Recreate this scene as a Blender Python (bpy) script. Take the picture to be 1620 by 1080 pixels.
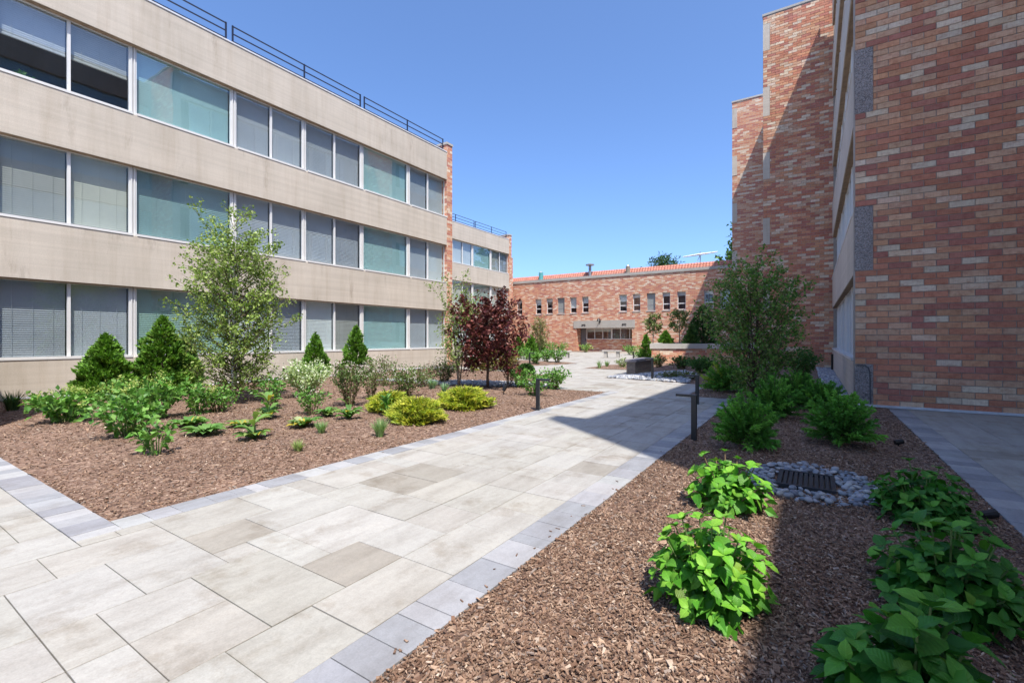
import bpy, bmesh, math, random
import numpy as np
from mathutils import Vector, Matrix
from mathutils.geometry import delaunay_2d_cdt

for o in list(bpy.data.objects):
    bpy.data.objects.remove(o)
scene = bpy.context.scene
col = scene.collection
R = math.radians

# ------------------------------------------------------------------ camera, sky, sun, exposure
F_PX, CX, HY, CAM_H = 735.0, 810.0, 535.0, 1.19
YAW = math.atan((1287 - 810) / F_PX)
cam = bpy.data.cameras.new('camera')
cam.sensor_width = 36
cam.lens = F_PX / 1620 * 36
cam.shift_y = -5 / 1620
cam.clip_start = 0.05
cam.clip_end = 2000
cam_o = bpy.data.objects.new('camera', cam)
col.objects.link(cam_o)
cam_o.location = (0, 0, CAM_H)
cam_o.rotation_euler = (R(90), 0, YAW)
scene.camera = cam_o

SUN = Vector((0.806, -0.592, 1.975)).normalized()
SUN_EL = math.asin(SUN.z)
SUN_AZ = math.atan2(SUN.x, SUN.y)
world = bpy.data.worlds.new('World')
scene.world = world
world.use_nodes = True
wn = world.node_tree
sky = wn.nodes.new('ShaderNodeTexSky')
sky.sky_type = 'NISHITA'
sky.sun_disc = False
sky.sun_elevation = SUN_EL
sky.sun_rotation = SUN_AZ
sky.altitude = 0
sky.air_density = 0.8
sky.dust_density = 1.7
sky.ozone_density = 14.0
wn.links.new(sky.outputs[0], wn.nodes['Background'].inputs[0])
wn.nodes['Background'].inputs[1].default_value = 0.126
sl = bpy.data.lights.new('sun', 'SUN')
sl.energy = 3.15
sl.angle = R(0.53)
sl.color = (1.0, 0.95, 0.87)
sun_o = bpy.data.objects.new('sun', sl)
col.objects.link(sun_o)
sun_o.rotation_mode = 'QUATERNION'
sun_o.rotation_quaternion = SUN.to_track_quat('Z', 'Y')
sun_o.location = (20, -15, 40)
scene.view_settings.view_transform = 'Standard'
scene.view_settings.look = 'None'
scene.view_settings.gamma = 1
scene.view_settings.use_curve_mapping = False
scene.view_settings.exposure = 1.25
scene.cycles.max_bounces = 8
scene.cycles.diffuse_bounces = 6
scene.cycles.transparent_max_bounces = 12

# ------------------------------------------------------------------ pixel helpers (photo 1620x1080)
_s, _c = math.sin(YAW), math.cos(YAW)
FW, RT = (-_s, _c), (_c, _s)


def ray(px, py):
    a, b = (px - CX) / F_PX, (HY - py) / F_PX
    return FW[0] + RT[0] * a, FW[1] + RT[1] * a, b


def G(px, py, z=0.0):
    r = ray(px, py)
    t = (z - CAM_H) / r[2]
    return r[0] * t, r[1] * t


def atY(px, py, Y):
    r = ray(px, py)
    t = Y / r[1]
    return r[0] * t, CAM_H + r[2] * t


def proj(x, y, z):
    d = x * FW[0] + y * FW[1]
    if d < 0.05:
        return None
    l = x * RT[0] + y * RT[1]
    return CX + F_PX * l / d, HY - F_PX * (z - CAM_H) / d, d


def seen_size(x, y, z, w, h):
    p = proj(x, y, z)
    if p is None or not (-60 < p[0] < 1680 and -60 < p[1] < 1140):
        return 0.0
    return w * h / p[2] ** 2


# ------------------------------------------------------------------ nodes and materials
def new_mat(name):
    m = bpy.data.materials.new(name)
    m.use_nodes = True
    nt = m.node_tree
    return m, nt, nt.nodes['Principled BSDF']


def nd(nt, typ, props=None, **inp):
    n = nt.nodes.new(typ)
    for k, v in (props or {}).items():
        setattr(n, k, v)
    for k, v in inp.items():
        key = int(k[1:]) if k[0] == 'i' and k[1:].isdigit() else k.replace('_', ' ')
        s = n.inputs[key]
        if hasattr(v, 'is_linked') or isinstance(v, bpy.types.NodeSocket):
            nt.links.new(v, s)
        else:
            s.default_value = v
    return n


def rgba(c):
    return (c[0], c[1], c[2], 1.0)


def pos_scaled(nt, sx, sy, sz):
    g = nd(nt, 'ShaderNodeNewGeometry')
    return nd(nt, 'ShaderNodeVectorMath', {'operation': 'MULTIPLY'}, i0=g.outputs['Position'], i1=(sx, sy, sz)).outputs[0]


def noise(nt, vec, scale, detail=4, rough=0.6):
    return nd(nt, 'ShaderNodeTexNoise', None, Vector=vec, Scale=scale, Detail=detail, Roughness=rough).outputs[0]


def ramp(nt, fac, stops, interp='LINEAR'):
    n = nd(nt, 'ShaderNodeValToRGB', None, Fac=fac)
    cr = n.color_ramp
    cr.interpolation = interp
    while len(cr.elements) < len(stops):
        cr.elements.new(0.5)
    for e, (p, c) in zip(cr.elements, stops):
        e.position = p
        e.color = rgba(c) if len(c) == 3 else c
    return n.outputs[0]


def mul_col(nt, a, b, fac=1.0, mode='MULTIPLY'):
    n = nd(nt, 'ShaderNodeMixRGB', {'blend_type': mode})
    n.inputs[0].default_value = fac
    for i, v in ((1, a), (2, b)):
        if isinstance(v, bpy.types.NodeSocket):
            nt.links.new(v, n.inputs[i])
        else:
            n.inputs[i].default_value = rgba(v)
    return n.outputs[0]


def bump(nt, bsdf, h, strength=0.3, dist=0.01):
    b = nd(nt, 'ShaderNodeBump', None, Strength=strength, Distance=dist, Height=h)
    nt.links.new(b.outputs[0], bsdf.inputs['Normal'])


def grey(v):
    return (v, v, v)


def plain(name, c, rough=0.6, var=0.15, scale=6.0, metallic=0.0, spec=0.5, bmp=0.0, stretch=(1, 1, 1)):
    m, nt, b = new_mat(name)
    v = pos_scaled(nt, *stretch)
    n = noise(nt, v, scale)
    rm = ramp(nt, n, [(0.25, grey(1 - var)), (0.75, grey(1 + var * 0.5))])
    nt.links.new(mul_col(nt, c, rm), b.inputs['Base Color'])
    b.inputs['Roughness'].default_value = rough
    b.inputs['Metallic'].default_value = metallic
    b.inputs['Specular IOR Level'].default_value = spec
    if bmp:
        bump(nt, b, noise(nt, v, scale * 8), bmp, 0.01)
    return m


M = {}


def concrete_mat(name, c, streak=1.0):
    m, nt, b = new_mat(name)
    v = pos_scaled(nt, 1, 1, 1)
    big = noise(nt, v, 0.7, 5)
    fine = noise(nt, v, 60, 3)
    run = noise(nt, pos_scaled(nt, 2.2, 2.2, 0.16), 2.4, 6, 0.7)
    board = noise(nt, pos_scaled(nt, 0.12, 0.12, 16), 1.0, 3, 0.6)
    k = ramp(nt, big, [(0.3, (0.86, 0.85, 0.83)), (0.7, (1.05, 1.04, 1.03))])
    k2 = ramp(nt, run, [(0.30, (0.86, 0.83, 0.79)), (0.55, (1.01, 1.01, 1.01))])
    k3 = ramp(nt, fine, [(0.3, grey(0.9)), (0.7, grey(1.06))])
    k4 = ramp(nt, board, [(0.35, grey(0.93)), (0.65, grey(1.03))])
    cc = mul_col(nt, mul_col(nt, c, k), k2, streak * 0.75)
    cc = mul_col(nt, mul_col(nt, cc, k3), k4)
    # dark rain marks that start below the sills
    rain = nd(nt, 'ShaderNodeMath', {'operation': 'MULTIPLY'}, i0=noise(nt, pos_scaled(nt, 0.9, 0.9, 0.22), 1.6, 7, 0.75), i1=1.0).outputs[0]
    cc = mul_col(nt, cc, ramp(nt, rain, [(0.27, (0.5, 0.46, 0.42)), (0.40, (1, 1, 1))]), 0.6)
    nt.links.new(cc, b.inputs['Base Color'])
    b.inputs['Roughness'].default_value = 0.85
    bump(nt, b, fine, 0.15, 0.004)
    return m


M['concrete'] = concrete_mat('beige_concrete', (0.545, 0.485, 0.41))
M['concrete_grey'] = concrete_mat('grey_concrete', (0.42, 0.40, 0.36), 0.5)
M['stone_cap'] = concrete_mat('pale_stone_cap', (0.46, 0.44, 0.41), 0.5)


def aggregate_mat():
    m, nt, b = new_mat('exposed_aggregate')
    v = pos_scaled(nt, 1, 1, 1)
    vo = nd(nt, 'ShaderNodeTexVoronoi', None, Vector=v, Scale=75.0)
    c = ramp(nt, nd(nt, 'ShaderNodeSeparateColor', None, Color=vo.outputs['Color']).outputs[0],
             [(0.0, (0.13, 0.11, 0.11)), (0.35, (0.25, 0.22, 0.21)), (0.7, (0.40, 0.37, 0.36)), (1.0, (0.30, 0.22, 0.19))])
    c = mul_col(nt, c, ramp(nt, noise(nt, v, 2.5), [(0.3, grey(0.85)), (0.7, grey(1.05))]))
    nt.links.new(c, b.inputs['Base Color'])
    b.inputs['Roughness'].default_value = 0.9
    bump(nt, b, vo.outputs['Distance'], 0.5, 0.01)
    return m


M['aggregate'] = aggregate_mat()

BRICKS = [((0.530, 0.215, 0.130), 0.25), ((0.590, 0.290, 0.165), 0.22), ((0.455, 0.180, 0.130), 0.16),
          ((0.610, 0.360, 0.230), 0.18), ((0.690, 0.540, 0.400), 0.11), ((0.645, 0.450, 0.315), 0.08)]


def brick_finish(nt, b, c):
    v = pos_scaled(nt, 1, 1, 1)
    blot = noise(nt, pos_scaled(nt, 5, 5, 8), 2.6, 4, 0.7)
    wire = noise(nt, pos_scaled(nt, 120, 120, 5), 1.0, 2)
    big = noise(nt, v, 0.5, 4)
    c = mul_col(nt, c, ramp(nt, blot, [(0.28, (0.76, 0.62, 0.58)), (0.5, (1, 1, 1)), (0.75, (1.12, 1.22, 1.25))]))
    c = mul_col(nt, c, ramp(nt, wire, [(0.35, grey(0.88)), (0.65, grey(1.04))]))
    c = mul_col(nt, c, ramp(nt, big, [(0.3, grey(0.9)), (0.7, grey(1.06))]))
    nt.links.new(c, b.inputs['Base Color'])
    b.inputs['Roughness'].default_value = 0.75
    b.inputs['Specular IOR Level'].default_value = 0.3
    bump(nt, b, wire, 0.25, 0.003)


def brick_obj_mat():
    m, nt, b = new_mat('brick_single')
    oi = nd(nt, 'ShaderNodeObjectInfo')
    brick_finish(nt, b, oi.outputs['Color'])
    return m


def brick_attr_mat():
    m, nt, b = new_mat('brick_field')
    a = nd(nt, 'ShaderNodeAttribute', {'attribute_name': 'Col'})
    brick_finish(nt, b, a.outputs['Color'])
    return m


def brick_far_mat():
    """running bond worked out from the wall's own metres"""
    m, nt, b = new_mat('brick_wall')
    g = nd(nt, 'ShaderNodeNewGeometry')
    p = nd(nt, 'ShaderNodeSeparateXYZ', None, Vector=g.outputs['Position']).outputs
    nn = nd(nt, 'ShaderNodeSeparateXYZ', None, Vector=g.outputs['True Normal']).outputs

    def mt(op, a, c=None):
        n = nd(nt, 'ShaderNodeMath', {'operation': op})
        for i, v in enumerate((a, c)):
            if v is None:
                continue
            if isinstance(v, bpy.types.NodeSocket):
                nt.links.new(v, n.inputs[i])
            else:
                n.inputs[i].default_value = v
        return n.outputs[0]
    u = mt('ADD', mt('MULTIPLY', p[0], mt('ABSOLUTE', nn[1])), mt('MULTIPLY', p[1], mt('ABSOLUTE', nn[0])))
    rz = mt('DIVIDE', p[2], 0.1016)
    row = mt('FLOOR', rz)
    uu = mt('ADD', mt('DIVIDE', u, 0.305), mt('MULTIPLY', mt('MODULO', mt('ADD', row, 1000), 2.0), 0.5))
    cl = mt('FLOOR', uu)
    wv = nd(nt, 'ShaderNodeCombineXYZ', None, X=cl, Y=row, Z=0.0).outputs[0]
    wn_ = nd(nt, 'ShaderNodeTexWhiteNoise', {'noise_dimensions': '3D'}, Vector=wv).outputs['Value']
    st, acc = [], 0.0
    for c, w in BRICKS:
        st.append((acc, c))
        acc += w
    c = ramp(nt, wn_, st, 'CONSTANT')
    fu = mt('SUBTRACT', uu, cl)
    fz = mt('SUBTRACT', rz, row)
    joint = mt('MAXIMUM', mt('LESS_THAN', fu, 0.035), mt('LESS_THAN', fz, 0.10))
    mix = nd(nt, 'ShaderNodeMixRGB')
    nt.links.new(joint, mix.inputs[0])
    nt.links.new(c, mix.inputs[1])
    mix.inputs[2].default_value = (0.46, 0.39, 0.33, 1)
    brick_finish(nt, b, mix.outputs[0])
    return m


M['brick_one'] = brick_obj_mat()
M['brick_many'] = brick_attr_mat()
M['brick_far'] = brick_far_mat()
M['mortar'] = plain('mortar', (0.36, 0.32, 0.28), 0.95, 0.25, 9)
M['alu'] = plain('white_aluminium', (0.66, 0.65, 0.63), 0.4, 0.05, 3)
M['alu_dark'] = plain('grey_aluminium', (0.30, 0.30, 0.30), 0.45, 0.08, 3)
M['soffit'] = plain('brown_soffit', (0.32, 0.23, 0.15), 0.9, 0.4, 4, bmp=0.2)
M['rail'] = plain('dark_navy_rail', (0.012, 0.016, 0.035), 0.4, 0.1, 3)
M['black'] = plain('black_metal', (0.012, 0.012, 0.013), 0.38, 0.2, 8)
M['iron'] = plain('cast_iron', (0.025, 0.027, 0.032), 0.5, 0.3, 12)
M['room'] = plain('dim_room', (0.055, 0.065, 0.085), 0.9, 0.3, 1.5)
M['blind'] = plain('blind_slat', (0.74, 0.75, 0.74), 0.5, 0.1, 1.2)
M['blind_warm'] = plain('cream_blind_slat', (0.66, 0.64, 0.55), 0.5, 0.15, 1.2)
M['blind_dim'] = plain('grey_blind_slat', (0.60, 0.61, 0.61), 0.5, 0.15, 1.2)
M['roofing'] = plain('roof_membrane', (0.25, 0.24, 0.23), 0.9)
M['louver'] = plain('grey_panel', (0.25, 0.27, 0.26), 0.6, 0.1, 5)
M['lens'] = plain('lamp_lens', (0.7, 0.7, 0.66), 0.3, 0.05)
M['teal'] = plain('patina_pipe', (0.09, 0.33, 0.33), 0.6, 0.3, 12)
M['tin'] = plain('galvanised_tin', (0.32, 0.33, 0.35), 0.4, 0.2, 8, metallic=0.5)
M['antenna'] = plain('white_antenna', (0.8, 0.8, 0.8), 0.5)
M['cable'] = plain('grey_cable', (0.09, 0.09, 0.10), 0.6)
M['white_strip'] = plain('white_flashing', (0.62, 0.63, 0.66), 0.6, 0.2, 8)
M['tile'] = plain('red_clay_tile', (0.45, 0.175, 0.12), 0.7, 0.35, 5)
M['door'] = plain('grey_door', (0.16, 0.16, 0.17), 0.5)
M['pot'] = plain('white_pot', (0.7, 0.7, 0.7), 0.4)


def glass_mat(name, tint, refl):
    m, nt, b = new_mat(name)
    nt.nodes.remove(b)
    tr = nd(nt, 'ShaderNodeBsdfTransparent', None, Color=rgba(tint))
    gl = nd(nt, 'ShaderNodeBsdfGlossy', None, Color=(0.92, 0.95, 1, 1), Roughness=0.012)
    wob = noise(nt, pos_scaled(nt, 1, 1, 1), 1.3, 2)
    bp = nd(nt, 'ShaderNodeBump', None, Strength=0.05, Distance=0.02, Height=wob)
    nt.links.new(bp.outputs[0], gl.inputs['Normal'])
    g = nd(nt, 'ShaderNodeNewGeometry')
    dt = nd(nt, 'ShaderNodeVectorMath', {'operation': 'DOT_PRODUCT'}, i0=g.outputs['Normal'], i1=g.outputs['Incoming'])
    ab = nd(nt, 'ShaderNodeMath', {'operation': 'ABSOLUTE'}, i0=dt.outputs['Value'])
    om = nd(nt, 'ShaderNodeMath', {'operation': 'SUBTRACT'}, i0=1.0, i1=ab.outputs[0])
    p5 = nd(nt, 'ShaderNodeMath', {'operation': 'POWER'}, i0=om.outputs[0], i1=4.0)
    ad = nd(nt, 'ShaderNodeMath', {'operation': 'MULTIPLY_ADD', 'use_clamp': True}, i0=p5.outputs[0], i1=0.85, i2=refl + 0.05)
    mx = nd(nt, 'ShaderNodeMixShader', None, Fac=ad.outputs[0], i1=tr.outputs[0], i2=gl.outputs[0])
    nt.links.new(mx.outputs[0], nt.nodes['Material Output'].inputs[0])
    return m


M['glass'] = glass_mat('clear_glass', (0.86, 0.92, 0.92), 0.09)
M['glass_grey'] = glass_mat('screened_glass', (0.70, 0.75, 0.78), 0.08)
M['glass_teal'] = glass_mat('teal_glass', (0.66, 0.85, 0.85), 0.14)


def paver_mat(name, attr, stain):
    m, nt, b = new_mat(name)
    if attr:
        c = nd(nt, 'ShaderNodeAttribute', {'attribute_name': 'Col'}).outputs['Color']
    else:
        c = nd(nt, 'ShaderNodeObjectInfo').outputs['Color']
    v = pos_scaled(nt, 1, 1, 1)
    st = noise(nt, pos_scaled(nt, 3.2, 0.75, 1), 2.2, 6, 0.65)
    sp = noise(nt, v, 2.1, 7, 0.72)
    fine = noise(nt, v, 140, 2)
    grit = noise(nt, v, 38, 4, 0.75)
    c = mul_col(nt, c, ramp(nt, st, [(0.30, (0.80, 0.78, 0.76)), (0.55, (1.0, 1.0, 1.0)), (0.75, (1.07, 1.06, 1.05))]))
    c = mul_col(nt, c, ramp(nt, sp, [(0.33, (0.66, 0.60, 0.53)), (0.47, (1, 1, 1))]), stain)
    c = mul_col(nt, c, ramp(nt, fine, [(0.3, grey(0.92)), (0.7, grey(1.05))]))
    c = mul_col(nt, c, ramp(nt, grit, [(0.3, grey(0.90)), (0.6, grey(1.03))]))
    nt.links.new(c, b.inputs['Base Color'])
    b.inputs['Roughness'].default_value = 0.72
    b.inputs['Specular IOR Level'].default_value = 0.35
    bump(nt, b, grit, 0.25, 0.004)
    return m


M['paver_one'] = paver_mat('paver_single', False, 0.75)
M['paver_many'] = paver_mat('paver_field', True, 0.75)
M['border_one'] = paver_mat('border_single', False, 0.35)
M['border_many'] = paver_mat('border_field', True, 0.35)
M['sand'] = plain('joint_sand', (0.30, 0.26, 0.21), 0.95, 0.4, 20)
M['bounce_paving'] = plain('bounce_paving_pale', (0.38, 0.36, 0.33), 0.8, 0.2, 3)
M['earth'] = plain('earth', (0.16, 0.13, 0.10), 0.95, 0.4, 3)


def mulch_mat():
    m, nt, b = new_mat('mulch_base')
    v = pos_scaled(nt, 1, 1, 1)
    vo = nd(nt, 'ShaderNodeTexVoronoi', None, Vector=pos_scaled(nt, 60, 26, 40), Scale=1.0)
    c = ramp(nt, nd(nt, 'ShaderNodeSeparateColor', None, Color=vo.outputs['Color']).outputs[0],
             [(0.0, (0.085, 0.048, 0.032)), (0.5, (0.17, 0.10, 0.068)), (0.85, (0.25, 0.16, 0.11)), (1.0, (0.34, 0.24, 0.18))])
    c = mul_col(nt, c, ramp(nt, noise(nt, v, 1.1, 5), [(0.3, grey(0.85)), (0.7, grey(1.1))]))
    nt.links.new(c, b.inputs['Base Color'])
    b.inputs['Roughness'].default_value = 0.95
    bump(nt, b, vo.outputs['Distance'], 0.6, 0.02)
    return m


def attr_mat(name, rough=0.9, spec=0.2, bmp=0.0, var=0.2, scale=40):
    m, nt, b = new_mat(name)
    a = nd(nt, 'ShaderNodeAttribute', {'attribute_name': 'Col'}).outputs['Color']
    v = pos_scaled(nt, 1, 1, 1)
    n = noise(nt, v, scale, 3)
    nt.links.new(mul_col(nt, a, ramp(nt, n, [(0.3, grey(1 - var)), (0.7, grey(1 + var * 0.5))])), b.inputs['Base Color'])
    b.inputs['Roughness'].default_value = rough
    b.inputs['Specular IOR Level'].default_value = spec
    return m


M['mulch'] = mulch_mat()
M['chips'] = attr_mat('bark_chips', 0.9, 0.25)
M['pebbles'] = attr_mat('river_pebbles', 0.55, 0.4)


def stone_mat():
    m, nt, b = new_mat('river_stone')
    c = nd(nt, 'ShaderNodeObjectInfo').outputs['Color']
    n = noise(nt, pos_scaled(nt, 1, 1, 1), 30, 5)
    nt.links.new(mul_col(nt, c, ramp(nt, n, [(0.3, grey(0.8)), (0.7, grey(1.1))])), b.inputs['Base Color'])
    b.inputs['Roughness'].default_value = 0.5
    return m


M['stone'] = stone_mat()


def leaf_shader(nt, b, c, transl=0.3, rough=0.45, spec=0.35):
    b.inputs['Roughness'].default_value = rough
    b.inputs['Specular IOR Level'].default_value = spec
    nt.links.new(c, b.inputs['Base Color'])
    tl = nd(nt, 'ShaderNodeBsdfTranslucent')
    nt.links.new(mul_col(nt, c, (1.0, 1.2, 0.6)), tl.inputs[0])
    mx = nd(nt, 'ShaderNodeMixShader', None, Fac=transl, i1=b.outputs[0], i2=tl.outputs[0])
    nt.links.new(mx.outputs[0], nt.nodes['Material Output'].inputs[0])


def foliage_mat(name, transl=0.3, rough=0.5):
    m, nt, b = new_mat(name)
    a = nd(nt, 'ShaderNodeAttribute', {'attribute_name': 'Col'}).outputs['Color']
    leaf_shader(nt, b, a, transl, rough)
    return m


def big_leaf_mat():
    m, nt, b = new_mat('hydrangea_leaf')
    c = nd(nt, 'ShaderNodeObjectInfo').outputs['Color']
    uv = nd(nt, 'ShaderNodeAttribute', {'attribute_name': 'LeafUV'}).outputs['Vector']
    sp = nd(nt, 'ShaderNodeSeparateXYZ', None, Vector=uv).outputs
    ab = nd(nt, 'ShaderNodeMath', {'operation': 'ABSOLUTE'}, i0=sp[0]).outputs[0]
    k = nd(nt, 'ShaderNodeMath', {'operation': 'MULTIPLY_ADD'}, i0=ab, i1=-0.9, i2=sp[1]).outputs[0]
    w = nd(nt, 'ShaderNodeMath', {'operation': 'SINE'}, i0=nd(nt, 'ShaderNodeMath', {'operation': 'MULTIPLY'}, i0=k, i1=46.0).outputs[0]).outputs[0]
    vein = ramp(nt, w, [(0.0, grey(1.0)), (0.86, grey(1.0)), (0.99, (1.14, 1.11, 1.16))])
    mid = ramp(nt, ab, [(0.0, (1.25, 1.2, 1.3)), (0.035, grey(1.0))])
    n = noise(nt, pos_scaled(nt, 1, 1, 1), 28, 3)
    c2 = mul_col(nt, mul_col(nt, mul_col(nt, c, vein), mid), ramp(nt, n, [(0.3, grey(0.88)), (0.7, grey(1.08))]))
    leaf_shader(nt, b, c2, 0.25, 0.48, 0.28)
    bp = nd(nt, 'ShaderNodeBump', None, Strength=0.2, Distance=0.003, Height=w)
    nt.links.new(bp.outputs[0], b.inputs['Normal'])
    return m


M['leaf'] = foliage_mat('foliage')
M['needle'] = foliage_mat('conifer_foliage', 0.18, 0.6)
M['petal'] = foliage_mat('petals', 0.35, 0.7)
M['big_leaf'] = big_leaf_mat()


def birch_bark():
    m, nt, b = new_mat('birch_bark')
    n = noise(nt, pos_scaled(nt, 6, 6, 30), 1.0, 4)
    nt.links.new(ramp(nt, n, [(0.34, (0.06, 0.05, 0.045)), (0.42, (0.62, 0.58, 0.52)), (0.8, (0.78, 0.75, 0.70))]), b.inputs['Base Color'])
    b.inputs['Roughness'].default_value = 0.7
    return m


M['birch'] = birch_bark()
M['bark'] = plain('brown_bark', (0.10, 0.065, 0.045), 0.9, 0.4, 25, bmp=0.4)
M['bark_pale'] = plain('pale_bark', (0.26, 0.21, 0.16), 0.9, 0.4, 25, bmp=0.4)
M['stem'] = plain('woody_stem', (0.20, 0.13, 0.07), 0.8, 0.3, 25)
M['stem_green'] = plain('green_stem', (0.13, 0.20, 0.05), 0.7, 0.2, 25)


# ------------------------------------------------------------------ object helpers
def root_loc(p):
    while p is not None and p.parent is not None:
        p = p.parent
    return Vector(p.location) if p is not None else Vector((0, 0, 0))


def link(name, mesh, parent=None):
    o = bpy.data.objects.new(name, mesh)
    col.objects.link(o)
    if parent is not None:
        o.parent = parent
    return o


def tag(o, label=None, cat=None, group=None, kind=None):
    if label:
        o['label'] = label
    if cat:
        o['category'] = cat
    if group:
        o['group'] = group
    if kind:
        o['kind'] = kind
    return o


def thing(name, label, cat, loc, group=None, rz=0.0):
    o = link(name, None)
    o.location = loc
    o.rotation_euler = (0, 0, rz)
    o.empty_display_size = 0.1
    return tag(o, label, cat, group)


def np_mesh(name, V, Fc, mat, cols=None, smooth=False):
    """V (n,3) floats, Fc (m,k) ints with one k, cols (n,3) per vertex"""
    V = np.asarray(V, dtype=np.float32)
    Fc = np.asarray(Fc, dtype=np.int32)
    me = bpy.data.meshes.new(name)
    m, k = Fc.shape
    me.vertices.add(len(V))
    me.vertices.foreach_set('co', V.ravel())
    me.loops.add(m * k)
    me.loops.foreach_set('vertex_index', Fc.ravel())
    me.polygons.add(m)
    me.polygons.foreach_set('loop_start', np.arange(0, m * k, k, dtype=np.int32))
    me.polygons.foreach_set('loop_total', np.full(m, k, dtype=np.int32))
    me.polygons.foreach_set('use_smooth', np.full(m, bool(smooth)))
    me.update(calc_edges=True)
    if cols is not None:
        a = me.attributes.new('Col', 'FLOAT_COLOR', 'POINT')
        c4 = np.ones((len(V), 4), dtype=np.float32)
        c4[:, :3] = cols
        a.data.foreach_set('color', c4.ravel())
    me.materials.append(mat)
    return me


class MB:
    """collects boxes, quads and tubes in world metres; build() links them as ONE mesh object"""

    def __init__(self):
        self.v, self.f = [], []

    def quad(self, *p):
        n = len(self.v)
        self.v += [tuple(q) for q in p]
        self.f.append(tuple(range(n, n + len(p))))
        return self

    def box(self, x0, x1, y0, y1, z0, z1):
        x0, x1 = min(x0, x1), max(x0, x1)
        y0, y1 = min(y0, y1), max(y0, y1)
        n = len(self.v)
        self.v += [(x0, y0, z0), (x1, y0, z0), (x1, y1, z0), (x0, y1, z0), (x0, y0, z1), (x1, y0, z1), (x1, y1, z1), (x0, y1, z1)]
        for a in ((0, 3, 2, 1), (4, 5, 6, 7), (0, 1, 5, 4), (1, 2, 6, 5), (2, 3, 7, 6), (3, 0, 4, 7)):
            self.f.append(tuple(n + i for i in a))
        return self

    def prism(self, poly, z0, z1):
        n, k = len(self.v), len(poly)
        self.v += [(x, y, z0) for x, y in poly] + [(x, y, z1) for x, y in poly]
        self.f.append(tuple(n + i for i in reversed(range(k))))
        self.f.append(tuple(n + k + i for i in range(k)))
        for i in range(k):
            j = (i + 1) % k
            self.f.append((n + i, n + j, n + k + j, n + k + i))
        return self

    def tube(self, pts, rad, sides=6, cap=True):
        pts = [Vector(p) for p in pts]
        if not hasattr(rad, '__len__'):
            rad = [rad] * len(pts)
        n0 = len(self.v)
        for i, p in enumerate(pts):
            d = (pts[min(i + 1, len(pts) - 1)] - pts[max(i - 1, 0)])
            if d.length < 1e-6:
                d = Vector((0, 0, 1))
            d.normalize()
            a = d.orthogonal().normalized() if abs(d.z) < 0.999 else Vector((1, 0, 0))
            if abs(d.z) > 0.2:
                a = (Vector((1, 0, 0)) - d * d.x).normalized()
            b = d.cross(a)
            for s in range(sides):
                t = 2 * math.pi * s / sides
                q = p + (a * math.cos(t) + b * math.sin(t)) * rad[i]
                self.v.append(tuple(q))
        for i in range(len(pts) - 1):
            for s in range(sides):
                a0, a1 = n0 + i * sides + s, n0 + i * sides + (s + 1) % sides
                self.f.append((a0, a1, a1 + sides, a0 + sides))
        if cap:
            self.f.append(tuple(n0 + s for s in reversed(range(sides))))
            e = n0 + (len(pts) - 1) * sides
            self.f.append(tuple(e + s for s in range(sides)))
        return self

    def build(self, name, mat, parent=None, smooth=False, bevel=0.0):
        L = root_loc(parent)
        me = bpy.data.meshes.new(name)
        me.from_pydata([(x - L.x, y - L.y, z - L.z) for x, y, z in self.v], [], self.f)
        if bevel:
            bm = bmesh.new()
            bm.from_mesh(me)
            bmesh.ops.bevel(bm, geom=bm.edges[:] , offset=bevel, segments=1, affect='EDGES')
            bm.to_mesh(me)
            bm.free()
        if smooth:
            for p in me.polygons:
                p.use_smooth = True
        me.materials.append(mat)
        me.update()
        return link(name, me, parent)


def in_poly(x, y, poly):
    inside, j = False, len(poly) - 1
    for i in range(len(poly)):
        xi, yi = poly[i]
        xj, yj = poly[j]
        if (yi > y) != (yj > y) and x < (xj - xi) * (y - yi) / (yj - yi) + xi:
            inside = not inside
        j = i
    return inside


def in_poly_np(x, y, poly):
    r = np.zeros(len(x), dtype=bool)
    j = len(poly) - 1
    for i in range(len(poly)):
        xi, yi = poly[i]
        xj, yj = poly[j]
        if yi != yj:
            r ^= ((yi > y) != (yj > y)) & (x < (xj - xi) * (y - yi) / (yj - yi) + xi)
        j = i
    return r


def edge_dist(x, y, poly):
    d = np.full(np.shape(x), 1e9)
    for i in range(len(poly)):
        ax, ay = poly[i - 1]
        bx, by = poly[i]
        ux, uy = bx - ax, by - ay
        t = np.clip(((x - ax) * ux + (y - ay) * uy) / (ux * ux + uy * uy), 0, 1)
        d = np.minimum(d, np.hypot(x - ax - t * ux, y - ay - t * uy))
    return d


# ------------------------------------------------------------------ ground, paving, beds
MB().quad((-400, -400, -0.06), (400, -400, -0.06), (400, 400, -0.06), (-400, 400, -0.06)).build('ground', M['earth'])['kind'] = 'structure'

BED1 = [(-3.80, 1.10), (-3.80, 9.80), (-5.0, 9.65), (-5.9, 10.6), (-7.0, 13.2), (-9.5, 13.7), (-12.8, 13.9), (-12.8, 1.10)]
BEDR = [(-1.27, -1.5), (-1.27, 9.85), (-2.2, 9.95), (-2.2, 12.45), (-3.9, 12.95), (-5.25, 13.2), (-4.8, 14.9), (-4.85, 17.0), (-5.6, 18.6),
        (-6.5, 22.0), (-7.4, 25.5), (-8.8, 30.0), (-9.5, 36.0), (-9.5, 39.7), (-3.94, 39.7), (-3.94, 29.2), (-1.8, 29.2), (-1.8, 22.1), (0.60, 22.1), (0.60, 10.05), (1.05, 10.05), (1.05, -1.5)]
BED2 = [(-11.2, 14.9), (-10.35, 16.2), (-9.25, 19.9), (-10.2, 20.6), (-12.5, 21.0), (-19.9, 21.4), (-19.9, 15.4), (-13.5, 15.2)]
BED3 = [G(925, 583), G(960, 584.6), G(996, 585.5), G(1006, 577), G(965, 577.5)]
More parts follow.
